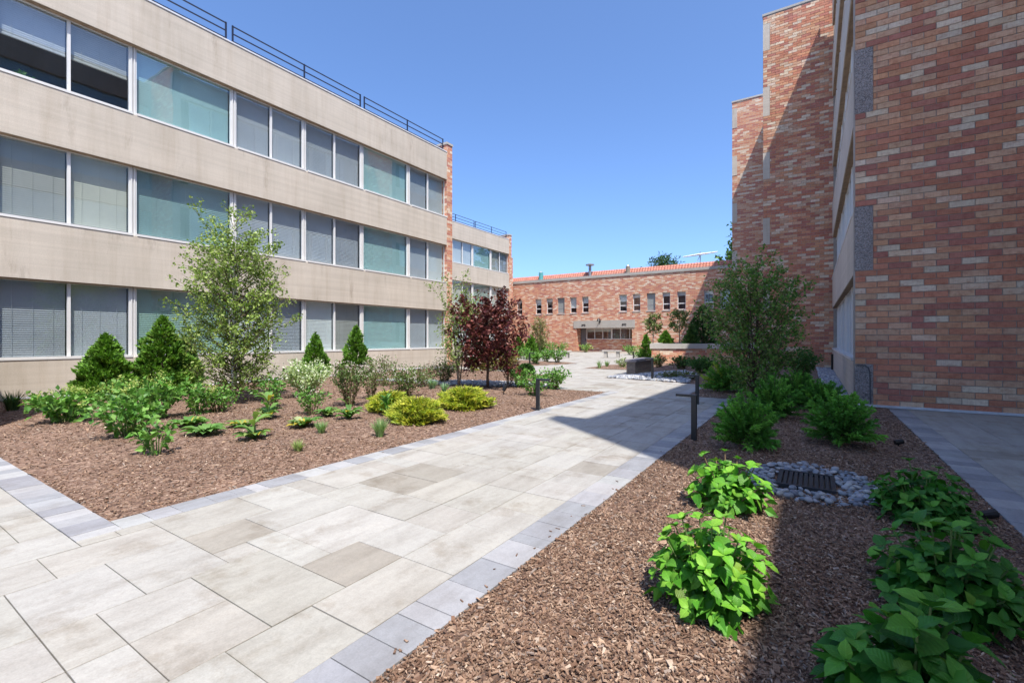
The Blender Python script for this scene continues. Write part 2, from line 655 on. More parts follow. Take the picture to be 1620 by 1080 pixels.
BED4 = [(-25.5, 39.7), (-25.5, 33.5), (-17.0, 36.6), (-15.5, 38.0), (-15.5, 39.7)]


def mound(x, y, poly, z0=0.0):
    d = edge_dist(x, y, poly)
    k = np.clip(d / 0.9, 0, 1)
    return z0 + k * k * (3 - 2 * k) * 0.05 + np.clip(d / 0.2, 0, 1) * (0.010 * np.sin(3.1 * x + 1.3 * y) + 0.008 * np.sin(5.3 * y - 2.2 * x))


def bed_sheet(name, poly, z0, mat, step=0.3):
    xs = [p[0] for p in poly]
    ys = [p[1] for p in poly]
    gx, gy = np.meshgrid(np.arange(min(xs), max(xs), step), np.arange(min(ys), max(ys), step))
    gx = gx.ravel() + 0.03
    gy = gy.ravel() + 0.02
    ok = in_poly_np(gx, gy, poly) & (edge_dist(gx, gy, poly) > step * 0.35)
    pts = [Vector(p) for p in poly]
    edge_pts = []
    for i in range(len(poly)):
        a, b = Vector(poly[i]), Vector(poly[(i + 1) % len(poly)])
        k = max(1, int((b - a).length / 0.6))
        for j in range(k):
            edge_pts.append(a.lerp(b, j / k))
    n = len(edge_pts)
    pts = edge_pts + [Vector((x, y)) for x, y in zip(gx[ok], gy[ok])]
    vo, _, fo, *_r = delaunay_2d_cdt(pts, [(i, (i + 1) % n) for i in range(n)], [], 1, 1e-4)
    V = np.array([(v.x, v.y) for v in vo])
    z = mound(V[:, 0], V[:, 1], poly, z0)
    me = bpy.data.meshes.new(name)
    me.from_pydata([(a, b, c) for (a, b), c in zip(V, z)], [], [tuple(f) for f in fo])
    for p in me.polygons:
        p.use_smooth = True
    me.materials.append(mat)
    o = link(name, me)
    o['kind'] = 'structure'
    return o


bed1_o = bed_sheet('mulch_bed', BED1, 0.004, M['mulch'])
bedr_o = bed_sheet('mulch_bed', BEDR, 0.004, M['mulch'])
bed_sheet('mulch_bed', BED2, 0.022, M['mulch'], 0.6)
bed_sheet('mulch_bed', BED3, 0.022, M['mulch'], 0.6)
bed_sheet('mulch_bed', BED4, 0.022, M['mulch'], 0.8)


def bed_z(x, y):
    for poly, z0 in ((BED1, 0.004), (BEDR, 0.004), (BED2, 0.022), (BED3, 0.022), (BED4, 0.022)):
        if in_poly(x, y, poly):
            return float(mound(np.array([x]), np.array([y]), poly, z0)[0])
    return 0.0


def scatter(rng, poly, dens_fn, bbox=None):
    xs = [p[0] for p in poly]
    ys = [p[1] for p in poly]
    x0, x1, y0, y1 = bbox or (min(xs), max(xs), min(ys), max(ys))
    dmax = dens_fn(np.array([0.0]), np.array([0.0]))[1]
    n = int((x1 - x0) * (y1 - y0) * dmax)
    x = rng.uniform(x0, x1, n)
    y = rng.uniform(y0, y1, n)
    keep = rng.uniform(0, dmax, n) < dens_fn(x, y)[0]
    x, y = x[keep], y[keep]
    keep = in_poly_np(x, y, poly)
    return x[keep], y[keep]


CHIP_C = np.array([(0.15, 0.085, 0.055), (0.22, 0.135, 0.09), (0.29, 0.19, 0.13), (0.36, 0.25, 0.175), (0.48, 0.37, 0.28), (0.095, 0.058, 0.042), (0.25, 0.195, 0.16)])


def chips(name, poly, z0, parent, seed, bbox, dens):
    rng = np.random.default_rng(seed)
    x, y = scatter(rng, poly, dens, bbox)
    n = len(x)
    z = mound(x, y, poly, z0) + rng.uniform(0.0, 0.008, n)
    d = np.hypot(x, y)
    L = rng.gamma(2.2, 0.0040, n) + 0.006
    L = np.minimum(L, 0.075) * (1 + np.clip(d - 4, 0, 6) * 0.12)
    W = L * rng.uniform(0.16, 0.5, n)
    T = rng.uniform(0.002, 0.006, n)
    a = rng.uniform(0, 2 * np.pi, n)
    ti = rng.normal(0, 0.34, n)
    ro = rng.normal(0, 0.35, n)
    ux = np.stack([np.cos(a) * np.cos(ti), np.sin(a) * np.cos(ti), np.sin(ti)], 1)
    s0 = np.stack([-np.sin(a), np.cos(a), np.zeros(n)], 1)
    n0 = np.cross(ux, s0)
    uy = s0 * np.cos(ro)[:, None] + n0 * np.sin(ro)[:, None]
    uz = np.cross(ux, uy)
    c = np.stack([x, y, z + 0.003], 1)
    h = (L / 2)[:, None] * ux
    w = (W / 2)[:, None] * uy
    t = T[:, None] * uz
    pr = rng.uniform(0.35, 1.0, n)[:, None]
    V = np.stack([c - h - w, c + h - w * pr, c + h + w * pr, c - h + w, c - h * 0.9 - w + t, c + h * 0.9 - w * pr + t, c + h * 0.9 + w * pr + t, c - h * 0.9 + w + t], 1).reshape(-1, 3)
    b = (np.arange(n) * 8)[:, None, None]
    Fq = (np.array([(4, 5, 6, 7), (0, 1, 5, 4), (1, 2, 6, 5), (2, 3, 7, 6), (3, 0, 4, 7)])[None] + b).reshape(-1, 4)
    ci = CHIP_C[rng.choice(len(CHIP_C), n, p=[.21, .27, .22, .11, .03, .09, .07])] * rng.uniform(0.8, 1.2, (n, 1))
    me = np_mesh(name, V, Fq, M['chips'], np.repeat(ci, 8, 0))
    o = link(name, me, parent)
    o['kind'] = 'stuff'
    return o


def dens_near(x, y):
    d = np.hypot(x, y)
    return np.where(d < 3.2, 8000, np.where(d < 5.5, 3400, np.where(d < 8.5, 1100, 350))), 8000


def dens_far(x, y):
    d = np.hypot(x, y)
    return np.where(d < 5.5, 1900, np.where(d < 8.5, 800, 330)), 1900


chips('bark_chips', BEDR, 0.004, bedr_o, 1, (-2.3, 1.05, 0.5, 12.5), dens_near)
chips('bark_chips', BED1, 0.004, bed1_o, 2, (-12.8, -3.8, 1.1, 13.9), dens_far)

def spill(seed):
    rng = random.Random(seed)
    m = MB()
    for k in range(45):
        e = rng.choice(((-1.27, 1), (-1.27, 1), (-3.80, -1)))
        y = rng.uniform(0.9, 8.5)
        x = e[0] - e[1] * abs(rng.gauss(0, 0.05))
        a, l, w = rng.uniform(0, 3.14), rng.uniform(0.006, 0.016), rng.uniform(0.002, 0.005)
        c, s_ = math.cos(a), math.sin(a)
        m.prism([(x + u * c - v * s_, y + u * s_ + v * c) for u, v in ((-l, -w), (l, -w * 0.6), (l, w * 0.6), (-l, w))], 0.015, 0.0185)
    o = m.build('spilled_chips', M['mulch'])
    tag(o, 'scattered bark chips spilled on the grey border pavers', 'bark chips', None, 'stuff')


spill(4)

# ---- paving: slabs of mixed sizes in a grid of 0.18 m
rngp = random.Random(5)
CREAM = [(0.357, 0.341, 0.308), (0.345, 0.328, 0.295), (0.363, 0.350, 0.323), (0.334, 0.316, 0.281), (0.350, 0.335, 0.308)]
DARKC = [(0.285, 0.262, 0.226), (0.305, 0.282, 0.245), (0.275, 0.250, 0.214)]
SLATE = [(0.265, 0.268, 0.282), (0.30, 0.30, 0.31), (0.335, 0.335, 0.335), (0.245, 0.248, 0.262), (0.36, 0.355, 0.352)]


def jit(rng, c, a=0.05):
    k = 1 + rng.uniform(-a, a)
    return tuple(max(0, v * k * (1 + rng.uniform(-a, a) * 0.2)) for v in c)


def fill_slabs(x0, nx, y0, ny, mask, mod=0.18):
    free = np.zeros((nx, ny), dtype=bool)
    for i in range(nx):
        for j in range(ny):
            free[i, j] = mask(x0 + (i + 0.5) * mod, y0 + (j + 0.5) * mod)
    out = []
    sizes = [(3, 2), (3, 3), (3, 1), (2, 2), (2, 1), (2, 3), (4, 2)]
    wts = [30, 12, 16, 14, 8, 6, 5]
    for j in range(ny):
        i = 0
        while i < nx:
            if not free[i, j]:
                i += 1
                continue
            opts = []
            for (a, b), w in zip(sizes, wts):
                if i + a <= nx and j + b <= ny and free[i:i + a, j:j + b].all():
                    # leave no one-cell slivers beside the slab
                    k = i + a
                    if k < nx and free[k, j] and (k + 1 >= nx or not free[k + 1, j]):
                        w = w * 0.12
                    opts.append(((a, b), w))
            if opts:
                (a, b) = rngp.choices([o_[0] for o_ in opts], [o_[1] for o_ in opts])[0]
            else:
                a = b = 1
            free[i:i + a, j:j + b] = False
            out.append((x0 + i * mod, x0 + (i + a) * mod, y0 + j * mod, y0 + (j + b) * mod))
            i += a
    return out


def slab_verts(x0, x1, y0, y1, zt, g, ch):
    x0 += g
    x1 -= g
    y0 += g
    y1 -= g
    return [(x0, y0, -0.02), (x1, y0, -0.02), (x1, y1, -0.02), (x0, y1, -0.02), (x0, y0, zt - ch), (x1, y0, zt - ch), (x1, y1, zt - ch), (x0, y1, zt - ch),
            (x0 + ch, y0 + ch, zt), (x1 - ch, y0 + ch, zt), (x1 - ch, y1 - ch, zt), (x0 + ch, y1 - ch, zt)]


SLAB_F = [(8, 9, 10, 11), (4, 5, 9, 8), (5, 6, 10, 9), (6, 7, 11, 10), (7, 4, 8, 11), (0, 1, 5, 4), (1, 2, 6, 5), (2, 3, 7, 6), (3, 0, 4, 7)]
slab_cache = {}


def lay(rects, parent, name, one, many, colour, rng, top=300, zt=0.012, g=0.0022, ch=0.0016):
    sized = sorted(((seen_size((a + b) / 2, (c + d) / 2, 0, b - a, d - c) / max(1.0, math.hypot((a + b) / 2, (c + d) / 2)), (a, b, c, d)) for a, b, c, d in rects), reverse=True)
    L = root_loc(parent)
    V, C = [], []
    nf = 0
    for k, (s, (a, b, c, d)) in enumerate(sized):
        cc = colour(rng)
        if k < top and s > 0:
            key = (name, round(b - a, 3), round(d - c, 3), zt)
            me = slab_cache.get(key)
            if me is None:
                w, h = (b - a) / 2, (d - c) / 2
                me = bpy.data.meshes.new(name)
                me.from_pydata(slab_verts(-w, w, -h, h, zt, g, ch), [], SLAB_F)
                me.materials.append(one)
                slab_cache[key] = me
            o = link(name, me, parent)
            o.location = ((a + b) / 2 - L.x, (c + d) / 2 - L.y, rng.uniform(-0.0015, 0.0015) - L.z)
            o.color = (*cc, 1)
        else:
            dz = rng.uniform(-0.0015, 0.0015)
            V += [(p[0], p[1], p[2] + dz) for p in slab_verts(a, b, c, d, zt, g, ch)]
            C += [cc] * 12
            nf += 1
    if nf:
        Fq = (np.array(SLAB_F)[None] + (np.arange(nf) * 12)[:, None, None]).reshape(-1, 4)
        o = link('small_' + name, np_mesh('small_' + name, np.array(V) - np.array([L.x, L.y, L.z]), Fq, many, np.array(C)), parent)
        o['kind'] = 'stuff'


def paving_mask(x, y):
    if in_poly(x, y, BED1) or in_poly(x, y, BEDR) or in_poly(x, y, BED2):
        return False
    if y < 0.88:
        return x < -1.50
    if y < 9.90:
        if -3.58 < x < -1.50:
            return True
        return x < -3.8 and not in_poly(x, y, BED1) and y > 9.6
    if x > -2.43 and y < 12.5:
        return False
    return x < -1.6


base = MB().quad((-26, -2.2, 0.0), (-1.27, -2.2, 0.0), (-1.27, 40, 0.0), (-26, 40, 0.0)).build('paving', M['sand'])
base['kind'] = 'structure'
for v in base.data.vertices:
    v.co.z = -0.004


fore = MB().quad((-26, -30, -0.004), (3.05, -30, -0.004), (3.05, -2.2, -0.004), (-26, -2.2, -0.004)).build('bounce_paving', M['bounce_paving'])  # unseen ground behind the camera, added pale so it bounces sunlight forward
fore['kind'] = 'structure'


def cream(rng):
    return jit(rng, rng.choice(DARKC if rng.random() < 0.08 else CREAM), 0.035)


def slate(rng):
    return jit(rng, rng.choice(SLATE), 0.05)


slabs = fill_slabs(-14.46, 72, -2.0, 208, paving_mask)
lay(slabs, base, 'paver', M['paver_one'], M['paver_many'], cream, random.Random(3))
lay(fill_slabs(-25.5, 44, 15.5, 90, lambda x, y: x < -14.46 and not in_poly(x, y, BED2) and y > 21.2, 0.25), base, 'paver', M['paver_one'], M['paver_many'], cream, random.Random(31), top=0)


def course(rng, a0, a1):
    t, out = a0, []
    while t < a1 - 0.02:
        l = rng.choice((0.11, 0.165, 0.165, 0.22, 0.22, 0.27))
        e = a1 if a1 - (t + l) < 0.1 else t + l
        out.append((t, e))
        t = e
    return out


rb = random.Random(11)
borders = []
borders += [(-1.50, -1.27, a, b) for a, b in course(rb, -2.0, 9.90)]
borders += [(-3.80, -3.58, a, b) for a, b in course(rb, 1.10, 9.90)]
borders += [(a, b, 0.88, 1.10) for a, b in course(rb, -14.4, -3.58)]
borders += [(-2.43, -2.20, a, b) for a, b in course(rb, 9.95, 12.5)]
lay(borders, base, 'border_paver', M['border_one'], M['border_many'], slate, rb, top=300, zt=0.014)
base2 = MB().quad((1.05, -1.5, -0.004), (3.05, -1.5, -0.004), (3.05, 10.1, -0.004), (1.05, 10.1, -0.004)).build('side_paving', M['sand'])
base2['kind'] = 'structure'
lay([(1.05, 1.30, a, b) for a, b in course(rb, -1.5, 10.0)], base2, 'border_paver', M['border_one'], M['border_many'], slate, rb, top=60, zt=0.014)
lay(fill_slabs(1.30, 10, -1.5, 64, lambda x, y: True), base2, 'paver', M['paver_one'], M['paver_many'], cream, random.Random(8), top=120)


# ------------------------------------------------------------------ buildings
SILL, HEAD, ROOF, STOREY = 0.77, 2.35, 8.92, 2.72


def sill(i):
    return SILL + STOREY * i


def head(i):
    return HEAD + STOREY * i


BRK = random.Random(21)


def brick_col(rng):
    return jit(rng, rng.choices([b[0] for b in BRICKS], [b[1] for b in BRICKS])[0], 0.12)


def brick_rows(u0, u1, z0, z1, skip):
    """running bond between u0 and u1; skip is a list of (ua, ub, za, zb)"""
    out, r = [], 0
    n = int(round((z1 - z0) / 0.1016))
    for r in range(n):
        za, zb = z0 + r * 0.1016, z0 + (r + 1) * 0.1016
        u = u0 - (0.1525 if r % 2 else 0.0)
        cuts = [(s[0], s[1]) for s in skip if s[2] < (za + zb) / 2 < s[3]]
        while u < u1 - 0.01:
            a, b = max(u, u0), min(u + 0.305, u1)
            u += 0.305
            for ca, cb in cuts:
                if a < cb and b > ca:
                    if a < ca:
                        b = ca
                    else:
                        a = max(a, cb)
            if b - a > 0.03:
                out.append((a, b, za, zb))
    return out


def lay_bricks(parent, rects, Y, top):
    """bricks on a wall face that looks toward -Y at plane Y"""
    L = root_loc(parent)
    j = 0.0045
    sized = sorted(((seen_size((a + b) / 2, Y, (c + d) / 2, b - a, d - c), (a, b, c, d)) for a, b, c, d in rects), reverse=True)
    V, C, nf, cache = [], [], 0, {}

    def vv(a, b, c, d, y0, y1):
        e = 0.002
        return [(a, y0, c), (b, y0, c), (b, y0, d), (a, y0, d), (a + e, y1, c + e), (b - e, y1, c + e), (b - e, y1, d - e), (a + e, y1, d - e)]
    FB = [(4, 5, 6, 7), (0, 1, 5, 4), (1, 2, 6, 5), (2, 3, 7, 6), (3, 0, 4, 7)]
    for k, (s, (a, b, c, d)) in enumerate(sized):
        cc = brick_col(BRK)
        pr = BRK.uniform(0.0, 0.003)
        if k < top and s > 0:
            w = round((b - a) / 2 - j, 4)
            me = cache.get(w)
            if me is None:
                me = bpy.data.meshes.new('brick')
                me.from_pydata(vv(-w, w, -(d - c) / 2 + j, (d - c) / 2 - j, 0.0, -0.011), [], FB)
                me.materials.append(M['brick_one'])
                cache[w] = me
            o = link('brick', me, parent)
            o.location = ((a + b) / 2 - L.x, Y - pr - L.y, (c + d) / 2 - L.z)
            o.color = (*cc, 1)
        else:
            V += vv(a + j, b - j, c + j, d - j, Y, Y - 0.011 - pr)
            C += [cc] * 8
            nf += 1
    if nf:
        Fq = (np.array(FB)[None] + (np.arange(nf) * 8)[:, None, None]).reshape(-1, 4)
        o = link('small_bricks', np_mesh('small_bricks', np.array(V) - np.array([L.x, L.y, L.z]), Fq, M['brick_many'], np.array(C)), parent)
        o['kind'] = 'stuff'


win_rng = random.Random(77)


def window_unit(parent, Xf, n, ya, yb, i, kind, blind=1.0, rec=0.13, detail=True):
    """a ribbon-window unit; n is +1 when it faces +X"""
    z0, z1 = sill(i), head(i)
    xo, xi = Xf - n * rec, Xf - n * (rec + 0.06)
    fb = MB()
    w = 0.032
    fb.box(xo, xi, ya, ya + w, z0, z1).box(xo, xi, yb - w, yb, z0, z1)
    fb.box(xo + n * 0.002, xi, ya + w, yb - w, z1 - w, z1)
    fb.box(Xf + n * 0.012, xi, ya, yb, z0, z0 + 0.05)
    wo = fb.build('window', M['alu'], parent)
    spans = [(ya + w, yb - w)]
    if kind == 'pair':
        mid = (ya + yb) / 2
        MB().box(xo + n * 0.004, xi, mid - 0.026, mid + 0.026, z0 + 0.05, z1 - w).build('mullion', M['alu'], wo)
        spans = [(ya + w, mid - 0.026), (mid + 0.026, yb - w)]
    gm = M['glass_teal'] if kind == 'fixed' else M['glass']
    for q, (a, b) in enumerate(spans):
        xg = (xo + xi) / 2 + (n * 0.012 if q else 0)
        g = gm
        if kind == 'pair' and win_rng.random() < 0.5:
            g = M['glass_grey']
        MB().quad((xg, a, z0 + 0.05), (xg, b, z0 + 0.05), (xg, b, z1 - w), (xg, a, z1 - w)).build('pane', g, wo)
        if not detail:
            continue
        # a blind of thin slats, part of them drawn up
        bl = blind if not isinstance(blind, (list, tuple)) else blind[q]
        if bl <= 0:
            continue
        xb = xi - n * 0.05
        bb = MB()
        zt, zb = z1 - 0.05, z1 - 0.05 - (z1 - z0 - 0.12) * bl
        ns = max(2, int((zt - zb) / 0.042))
        tl = win_rng.uniform(0.005, 0.011)
        for s in range(ns):
            z = zt - (s + 0.5) * (zt - zb) / ns
            bb.quad((xb + n * tl, a + 0.01, z - 0.0235), (xb + n * tl, b - 0.01, z - 0.0235), (xb - n * tl * 0.6, b - 0.01, z + 0.0235), (xb - n * tl * 0.6, a + 0.01, z + 0.0235))
        bb.box(xb - n * 0.02, xb + n * 0.02, a + 0.01, b - 0.01, zb - 0.035, zb - 0.004)
        bb.box(xb - n * 0.02, xb + n * 0.025, a + 0.005, b - 0.005, zt + 0.004, zt + 0.045)
        for t in (0.2, 0.5, 0.8):
            yy = a + (b - a) * t
            bb.box(xb + n * 0.024, xb + n * 0.026, yy - 0.003, yy + 0.003, zb, zt)
        bb.build('blind', M[win_rng.choice(('blind', 'blind', 'blind_warm', 'blind_dim'))], wo)
    return wo


def ribbon_block(name, label, cat, Xf, n, y0, y1, depth, storeys, units, group=None, end_far=True, end_near=True, roof_top=None, blinds=None, windows=True, pier=0.34, proud=0.34, near_end_mat=None):
    """a block whose long front at X = Xf has concrete bands and ribbon windows"""
    t = thing(name, label, cat, (Xf, y0, 0), group)
    top = head(storeys - 1) + (ROOF - head(2))
    back = Xf - n * depth
    ya, yb = y0 + pier, y1 - pier
    bands = [(0.0, sill(0))] + [(head(i), sill(i + 1)) for i in range(storeys - 1)] + [(head(storeys - 1), top)]
    for k, (za, zb) in enumerate(bands):
        b = MB().box(Xf, Xf - n * 0.30, ya, yb, za if k else -0.05, zb).build('concrete_band', M['concrete'], t)
        if k:
            MB().box(Xf - n * 0.02, Xf - n * 0.28, ya + 0.02, yb - 0.02, za - 0.012, za - 0.002).build('soffit', M['soffit'], b)
    # dim rooms behind the glass and the floor slabs between them
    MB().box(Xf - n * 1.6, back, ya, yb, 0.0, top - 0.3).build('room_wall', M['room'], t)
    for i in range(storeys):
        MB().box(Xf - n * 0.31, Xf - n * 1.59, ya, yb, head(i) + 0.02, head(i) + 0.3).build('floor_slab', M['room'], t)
    MB().box(Xf - n * 0.31, back, ya, yb, top - 0.29, top - 0.05).build('roof_slab', M['roofing'], t)
    MB().box(Xf + n * 0.015, Xf - n * 0.36, ya, yb, top + 0.002, top + 0.04).build('coping', M['white_strip'], t)
    for k, (a, b, on) in enumerate(((y0, ya, end_near), (yb, y1, end_far))):
        if on:
            w = MB().box(Xf + n * 0.004, back, a, b, -0.05, top + proud).build('end_wall', near_end_mat if (k == 0 and near_end_mat) else M['brick_far'], t)
            MB().box(Xf + n * 0.03, back, a - 0.03, b + 0.03, top + proud + 0.002, top + proud + 0.09).build('coping', M['stone_cap'], w)
    if windows:
        for i in range(storeys):
            for (a, b, kind) in units:
                bl = blinds(i, a) if blinds else 1.0
                window_unit(t, Xf, n, a, b, i, kind, bl)
            # posts between neighbouring units
            us = sorted(units)
            for (a0, b0, _k), (a1, b1, _k2) in zip(us, us[1:]):
                if 0.02 < a1 - b0 < 0.5:
                    gp = (a1 - b0) / 3
                    MB().box(Xf - n * 0.115, Xf - n * 0.19, b0 + 0.002, b0 + gp, sill(i), head(i)).box(Xf - n * 0.15, Xf - n * 0.19, b0 + gp, a1 - gp, sill(i), head(i)).box(Xf - n * 0.115, Xf - n * 0.19, a1 - gp, a1 - 0.002, sill(i), head(i)).build('window_post', M['alu'], t)
    return t, top


def railing(Xr, ya, yb, z, label, n):
    t = thing('roof_railing', label, 'railing', (Xr, ya, z), 'black railings along the roof edges')
    for y in (ya + 0.02, (ya + yb) / 2, yb - 0.02):
        MB().box(Xr - 0.018, Xr + 0.018, y - 0.018, y + 0.018, z, z + 0.56).build('post', M['rail'], t)
    for h in (0.14, 0.34, 0.54):
        MB().box(Xr - 0.013, Xr + 0.013, ya, yb, z + h - 0.013, z + h + 0.013).build('rail', M['rail'], t)
    return t


# left block
XL = -12.8
LU = []
for k in range(3):
    o_ = 8.42 - k * 6.36
    LU += [(o_ - 0.02, o_ + 2.05, 'pair'), (o_ + 2.13, o_ + 4.22, 'fixed'), (o_ + 4.31, o_ + 6.34 if k == 0 else o_ + 6.27, 'pair')]
LU = [u for u in LU if u[0] > -4.6]


def lb_blinds(i, a):
    if i == 2 and 1.5 < a < 2.6:
        return (0.47, 0.47)
    return 1.0


lb, lb_top = ribbon_block('concrete_apartment_block', 'beige three storey block with ribbon windows, its long front facing the path', 'building', XL, 1, -4.7, 15.08, 9.0, 3, LU, 'staggered apartment blocks round the courtyard', blinds=lb_blinds)
for k, (a, b) in enumerate(((10.65, 14.74), (6.32, 10.52), (2.0, 6.19), (-2.33, 1.87))):
    railing(XL - 0.2, a, b, lb_top + 0.04, ['black roof railing that ends against the brick pier of the long beige block',
                                         'black roof railing one section along from the brick pier of the beige block',
                                         'black roof railing two sections along from the brick pier of the beige block',
                                         'black roof railing three sections along from the brick pier of the beige block'][k], 1)
# set-back block beyond it
L2 = [(23.75, 25.85, 'pair'), (25.98, 28.05, 'fixed'), (28.18, 30.36, 'pair')]
lb2, t2 = ribbon_block('concrete_apartment_block', 'set-back beige block between the long beige block and the tiled brick building', 'building', -20.0, 1, 21.6, 30.75, 6.5, 3, L2, 'staggered apartment blocks round the courtyard')
railing(-20.2, 26.3, 30.3, t2 + 0.04, 'black railing on the far half of the set-back block roof', 1)
railing(-20.2, 22.1, 26.2, t2 + 0.04, 'black railing on the near half of the set-back block roof', 1)
lb3, t3 = ribbon_block('concrete_apartment_block', 'sliver of beige block against the left end of the tiled brick building', 'building', -25.6, 1, 32.0, 39.6, 4.0, 3, [(36.0, 38.0, 'pair')], 'staggered apartment blocks round the courtyard')
# a wall that joins the blocks behind the planting
MB().box(-21.7, -20.35, 15.1, 21.58, 0, 8.4).build('link_wall', M['brick_far'], lb2)

# right blocks, five storeys
AX, AY, BX, BY, CXB, CY = 0.61, 10.12, -1.78, 22.15, -3.92, 29.3
AU = [(10.9 + k * 2.3, 10.9 + k * 2.3 + 2.1, 'pair') for k in range(5)]
blkA, topA = ribbon_block('brick_apartment_block', 'five storey red brick block rising from the side paving, near corner bare brick', 'building', AX, -1, AY, 22.1, 6.0, 5, AU, 'staggered apartment blocks round the courtyard', near_end_mat=M['mortar'], end_far=False)
blkB, topB = ribbon_block('brick_apartment_block', 'taller brick block stepping forward behind the slim tree, in half shadow', 'building', BX, -1, BY, 29.25, 6.0, 5, [(23.0, 28.0, 'fixed')], 'staggered apartment blocks round the courtyard', near_end_mat=M['mortar'], end_far=False)
blkC, topC = ribbon_block('brick_apartment_block', 'brick block that hides the right end of the tiled building', 'building', CXB, -1, CY, 39.95, 6.0, 5, [(30.5, 38.0, 'fixed')], 'staggered apartment blocks round the courtyard', near_end_mat=M['brick_far'], end_far=False)
for blk, X0, Y0, X1, top_n in ((blkA, AX, AY, 3.06, 300), (blkB, BX, BY, 0.66, 0)):
    wall = [c for c in blk.children if c.name.startswith('end_wall')][0]
    pan = [(X0 - 0.02, X0 + 0.25, head(i), sill(i + 1)) for i in range(4)] + [(X0 - 0.02, X0 + 0.25, 0.0, sill(0) - 0.02), (X0 - 0.02, X0 + 0.25, head(4), head(4) + 1.1)]
    pan = [(a, b, round(c / 0.1016) * 0.1016 + 0.03, round(d / 0.1016) * 0.1016 + 0.03) for a, b, c, d in pan]
    pan = [(a, b, 0.03 if c < 0.1 else c, d) for a, b, c, d in pan]
    for a, b, c, d in pan:
        MB().box(X0 - 0.004, b - 0.004, Y0 - 0.012, Y0 + 0.05, c + 0.004, d - 0.004).build('concrete_panel', M['aggregate'] if blk is blkA else M['concrete'], blk)
    lay_bricks(wall, brick_rows(X0, X1, 0.03, topA + 0.34, pan), Y0, top_n)
for i in range(5):
    MB().box(CXB - 0.004, CXB + 0.25, CY - 0.014, CY + 0.05, head(i), head(i) + 1.12).build('concrete_panel', M['concrete'], blkC)
ya = 10.6
for k in range(3):
    railing(AX + 0.2, ya, ya + 3.6, topA + 0.04, ['black railing above the bare brick corner on the near brick block roof', 'black middle railing section on the near brick block roof', 'black railing on the near brick block roof where it meets the taller block'][k], -1)
    ya += 3.75
MB().box(AX - 0.03, 3.04, AY - 0.05, AY - 0.014, 0.012, 0.05).build('base_flashing', M['white_strip'], blkA)
MB().tube([(AX + 0.02, AY - 0.03, 0.72), (AX + 0.14, AY - 0.03, 0.72), (AX + 0.185, AY - 0.03, 0.68), (AX + 0.205, AY - 0.03, 0.60), (AX + 0.215, AY - 0.03, 0.06)], 0.009, 6).build('cable', M['cable'], blkA)
MB().tube([(AX - 0.04, 20.6, 0.02), (AX - 0.04, 20.6, 0.62)], 0.035, 8).tube([(AX - 0.04, 20.6, 0.6), (AX + 0.02, 20.6, 0.6)], 0.02, 6).build('standpipe', M['black'], blkA)

# east wing beside the side paving, out of the photograph but shading the courtyard
wing = thing('brick_wing', 'brick wing along the side paving that throws its shadow over the beds', 'building', (3.06, 1.36, 0))
for k, (za, zb) in enumerate([(0, sill(0))] + [(head(i), sill(i + 1)) for i in range(4)] + [(head(4), topA)]):
    MB().box(3.06, 3.36, 1.70, 10.1, za, zb).build('concrete_band', M['concrete'], wing)
MB().box(3.20, 3.23, 1.70, 10.1, 0.7, topA - 1).build('window_strip', M['glass'], wing)
MB().box(3.9, 9.0, 1.70, 10.1, 0, topA - 0.2).build('room_wall', M['room'], wing)
MB().box(3.27, 3.30, 1.72, 10.08, 0.7, topA - 1).build('bounce_strip', M['blind'], wing)  # pale plane added behind the glass to bounce light onto nearby brick
MB().box(3.06, 9.0, 1.36, 1.66, 0, topA + 1.22).build('end_wall', M['brick_far'], wing)
MB().box(3.06, 9.0, -9.0, 1.32, 0, 8.06).build('low_wing_wall', M['brick_far'], wing)
MB().box(3.36, 9.0, 1.70, 10.1, topA - 0.19, topA - 0.05).build('roof_slab', M['roofing'], wing)
# low wall at the end of the left block, just out of view, shading the corner
gw = thing('garden_wall', 'low brick screen wall at the end of the beige block', 'wall', (-12.78, 1.15, 0))
MB().box(-12.78, -9.0, 1.13, 1.40, 0, 2.3).build('wall_body', M['brick_far'], gw)
MB().box(-12.78, -8.97, 1.10, 1.43, 2.302, 2.40).build('coping', M['stone_cap'], gw)

# far brick building with red tile edge
FY, FX0, FX1, FTOP = 40.0, -27.0, -3.9, 6.72
far = thing('brick_building', 'low two storey brick building with red clay tile edge across the end of the courtyard', 'building', (-15, FY, 0))
fx = [-25.38, -24.73, -23.18, -22.5, -21.94, -21.25, -20.73, -19.97, -19.4, -18.72, -18.16, -17.5, -14.56, -13.85, -13.32, -12.65, -12.08, -11.35, -10.75, -10.11, -9.54, -8.85, -7.43, -6.73, -6.23, -5.51]
holes = [(fx[i], fx[i + 1], 3.58, 5.07) for i in range(0, len(fx), 2)]
ENT = (-18.70, -13.38, 0.0, 2.14)
allh = holes + [ENT]


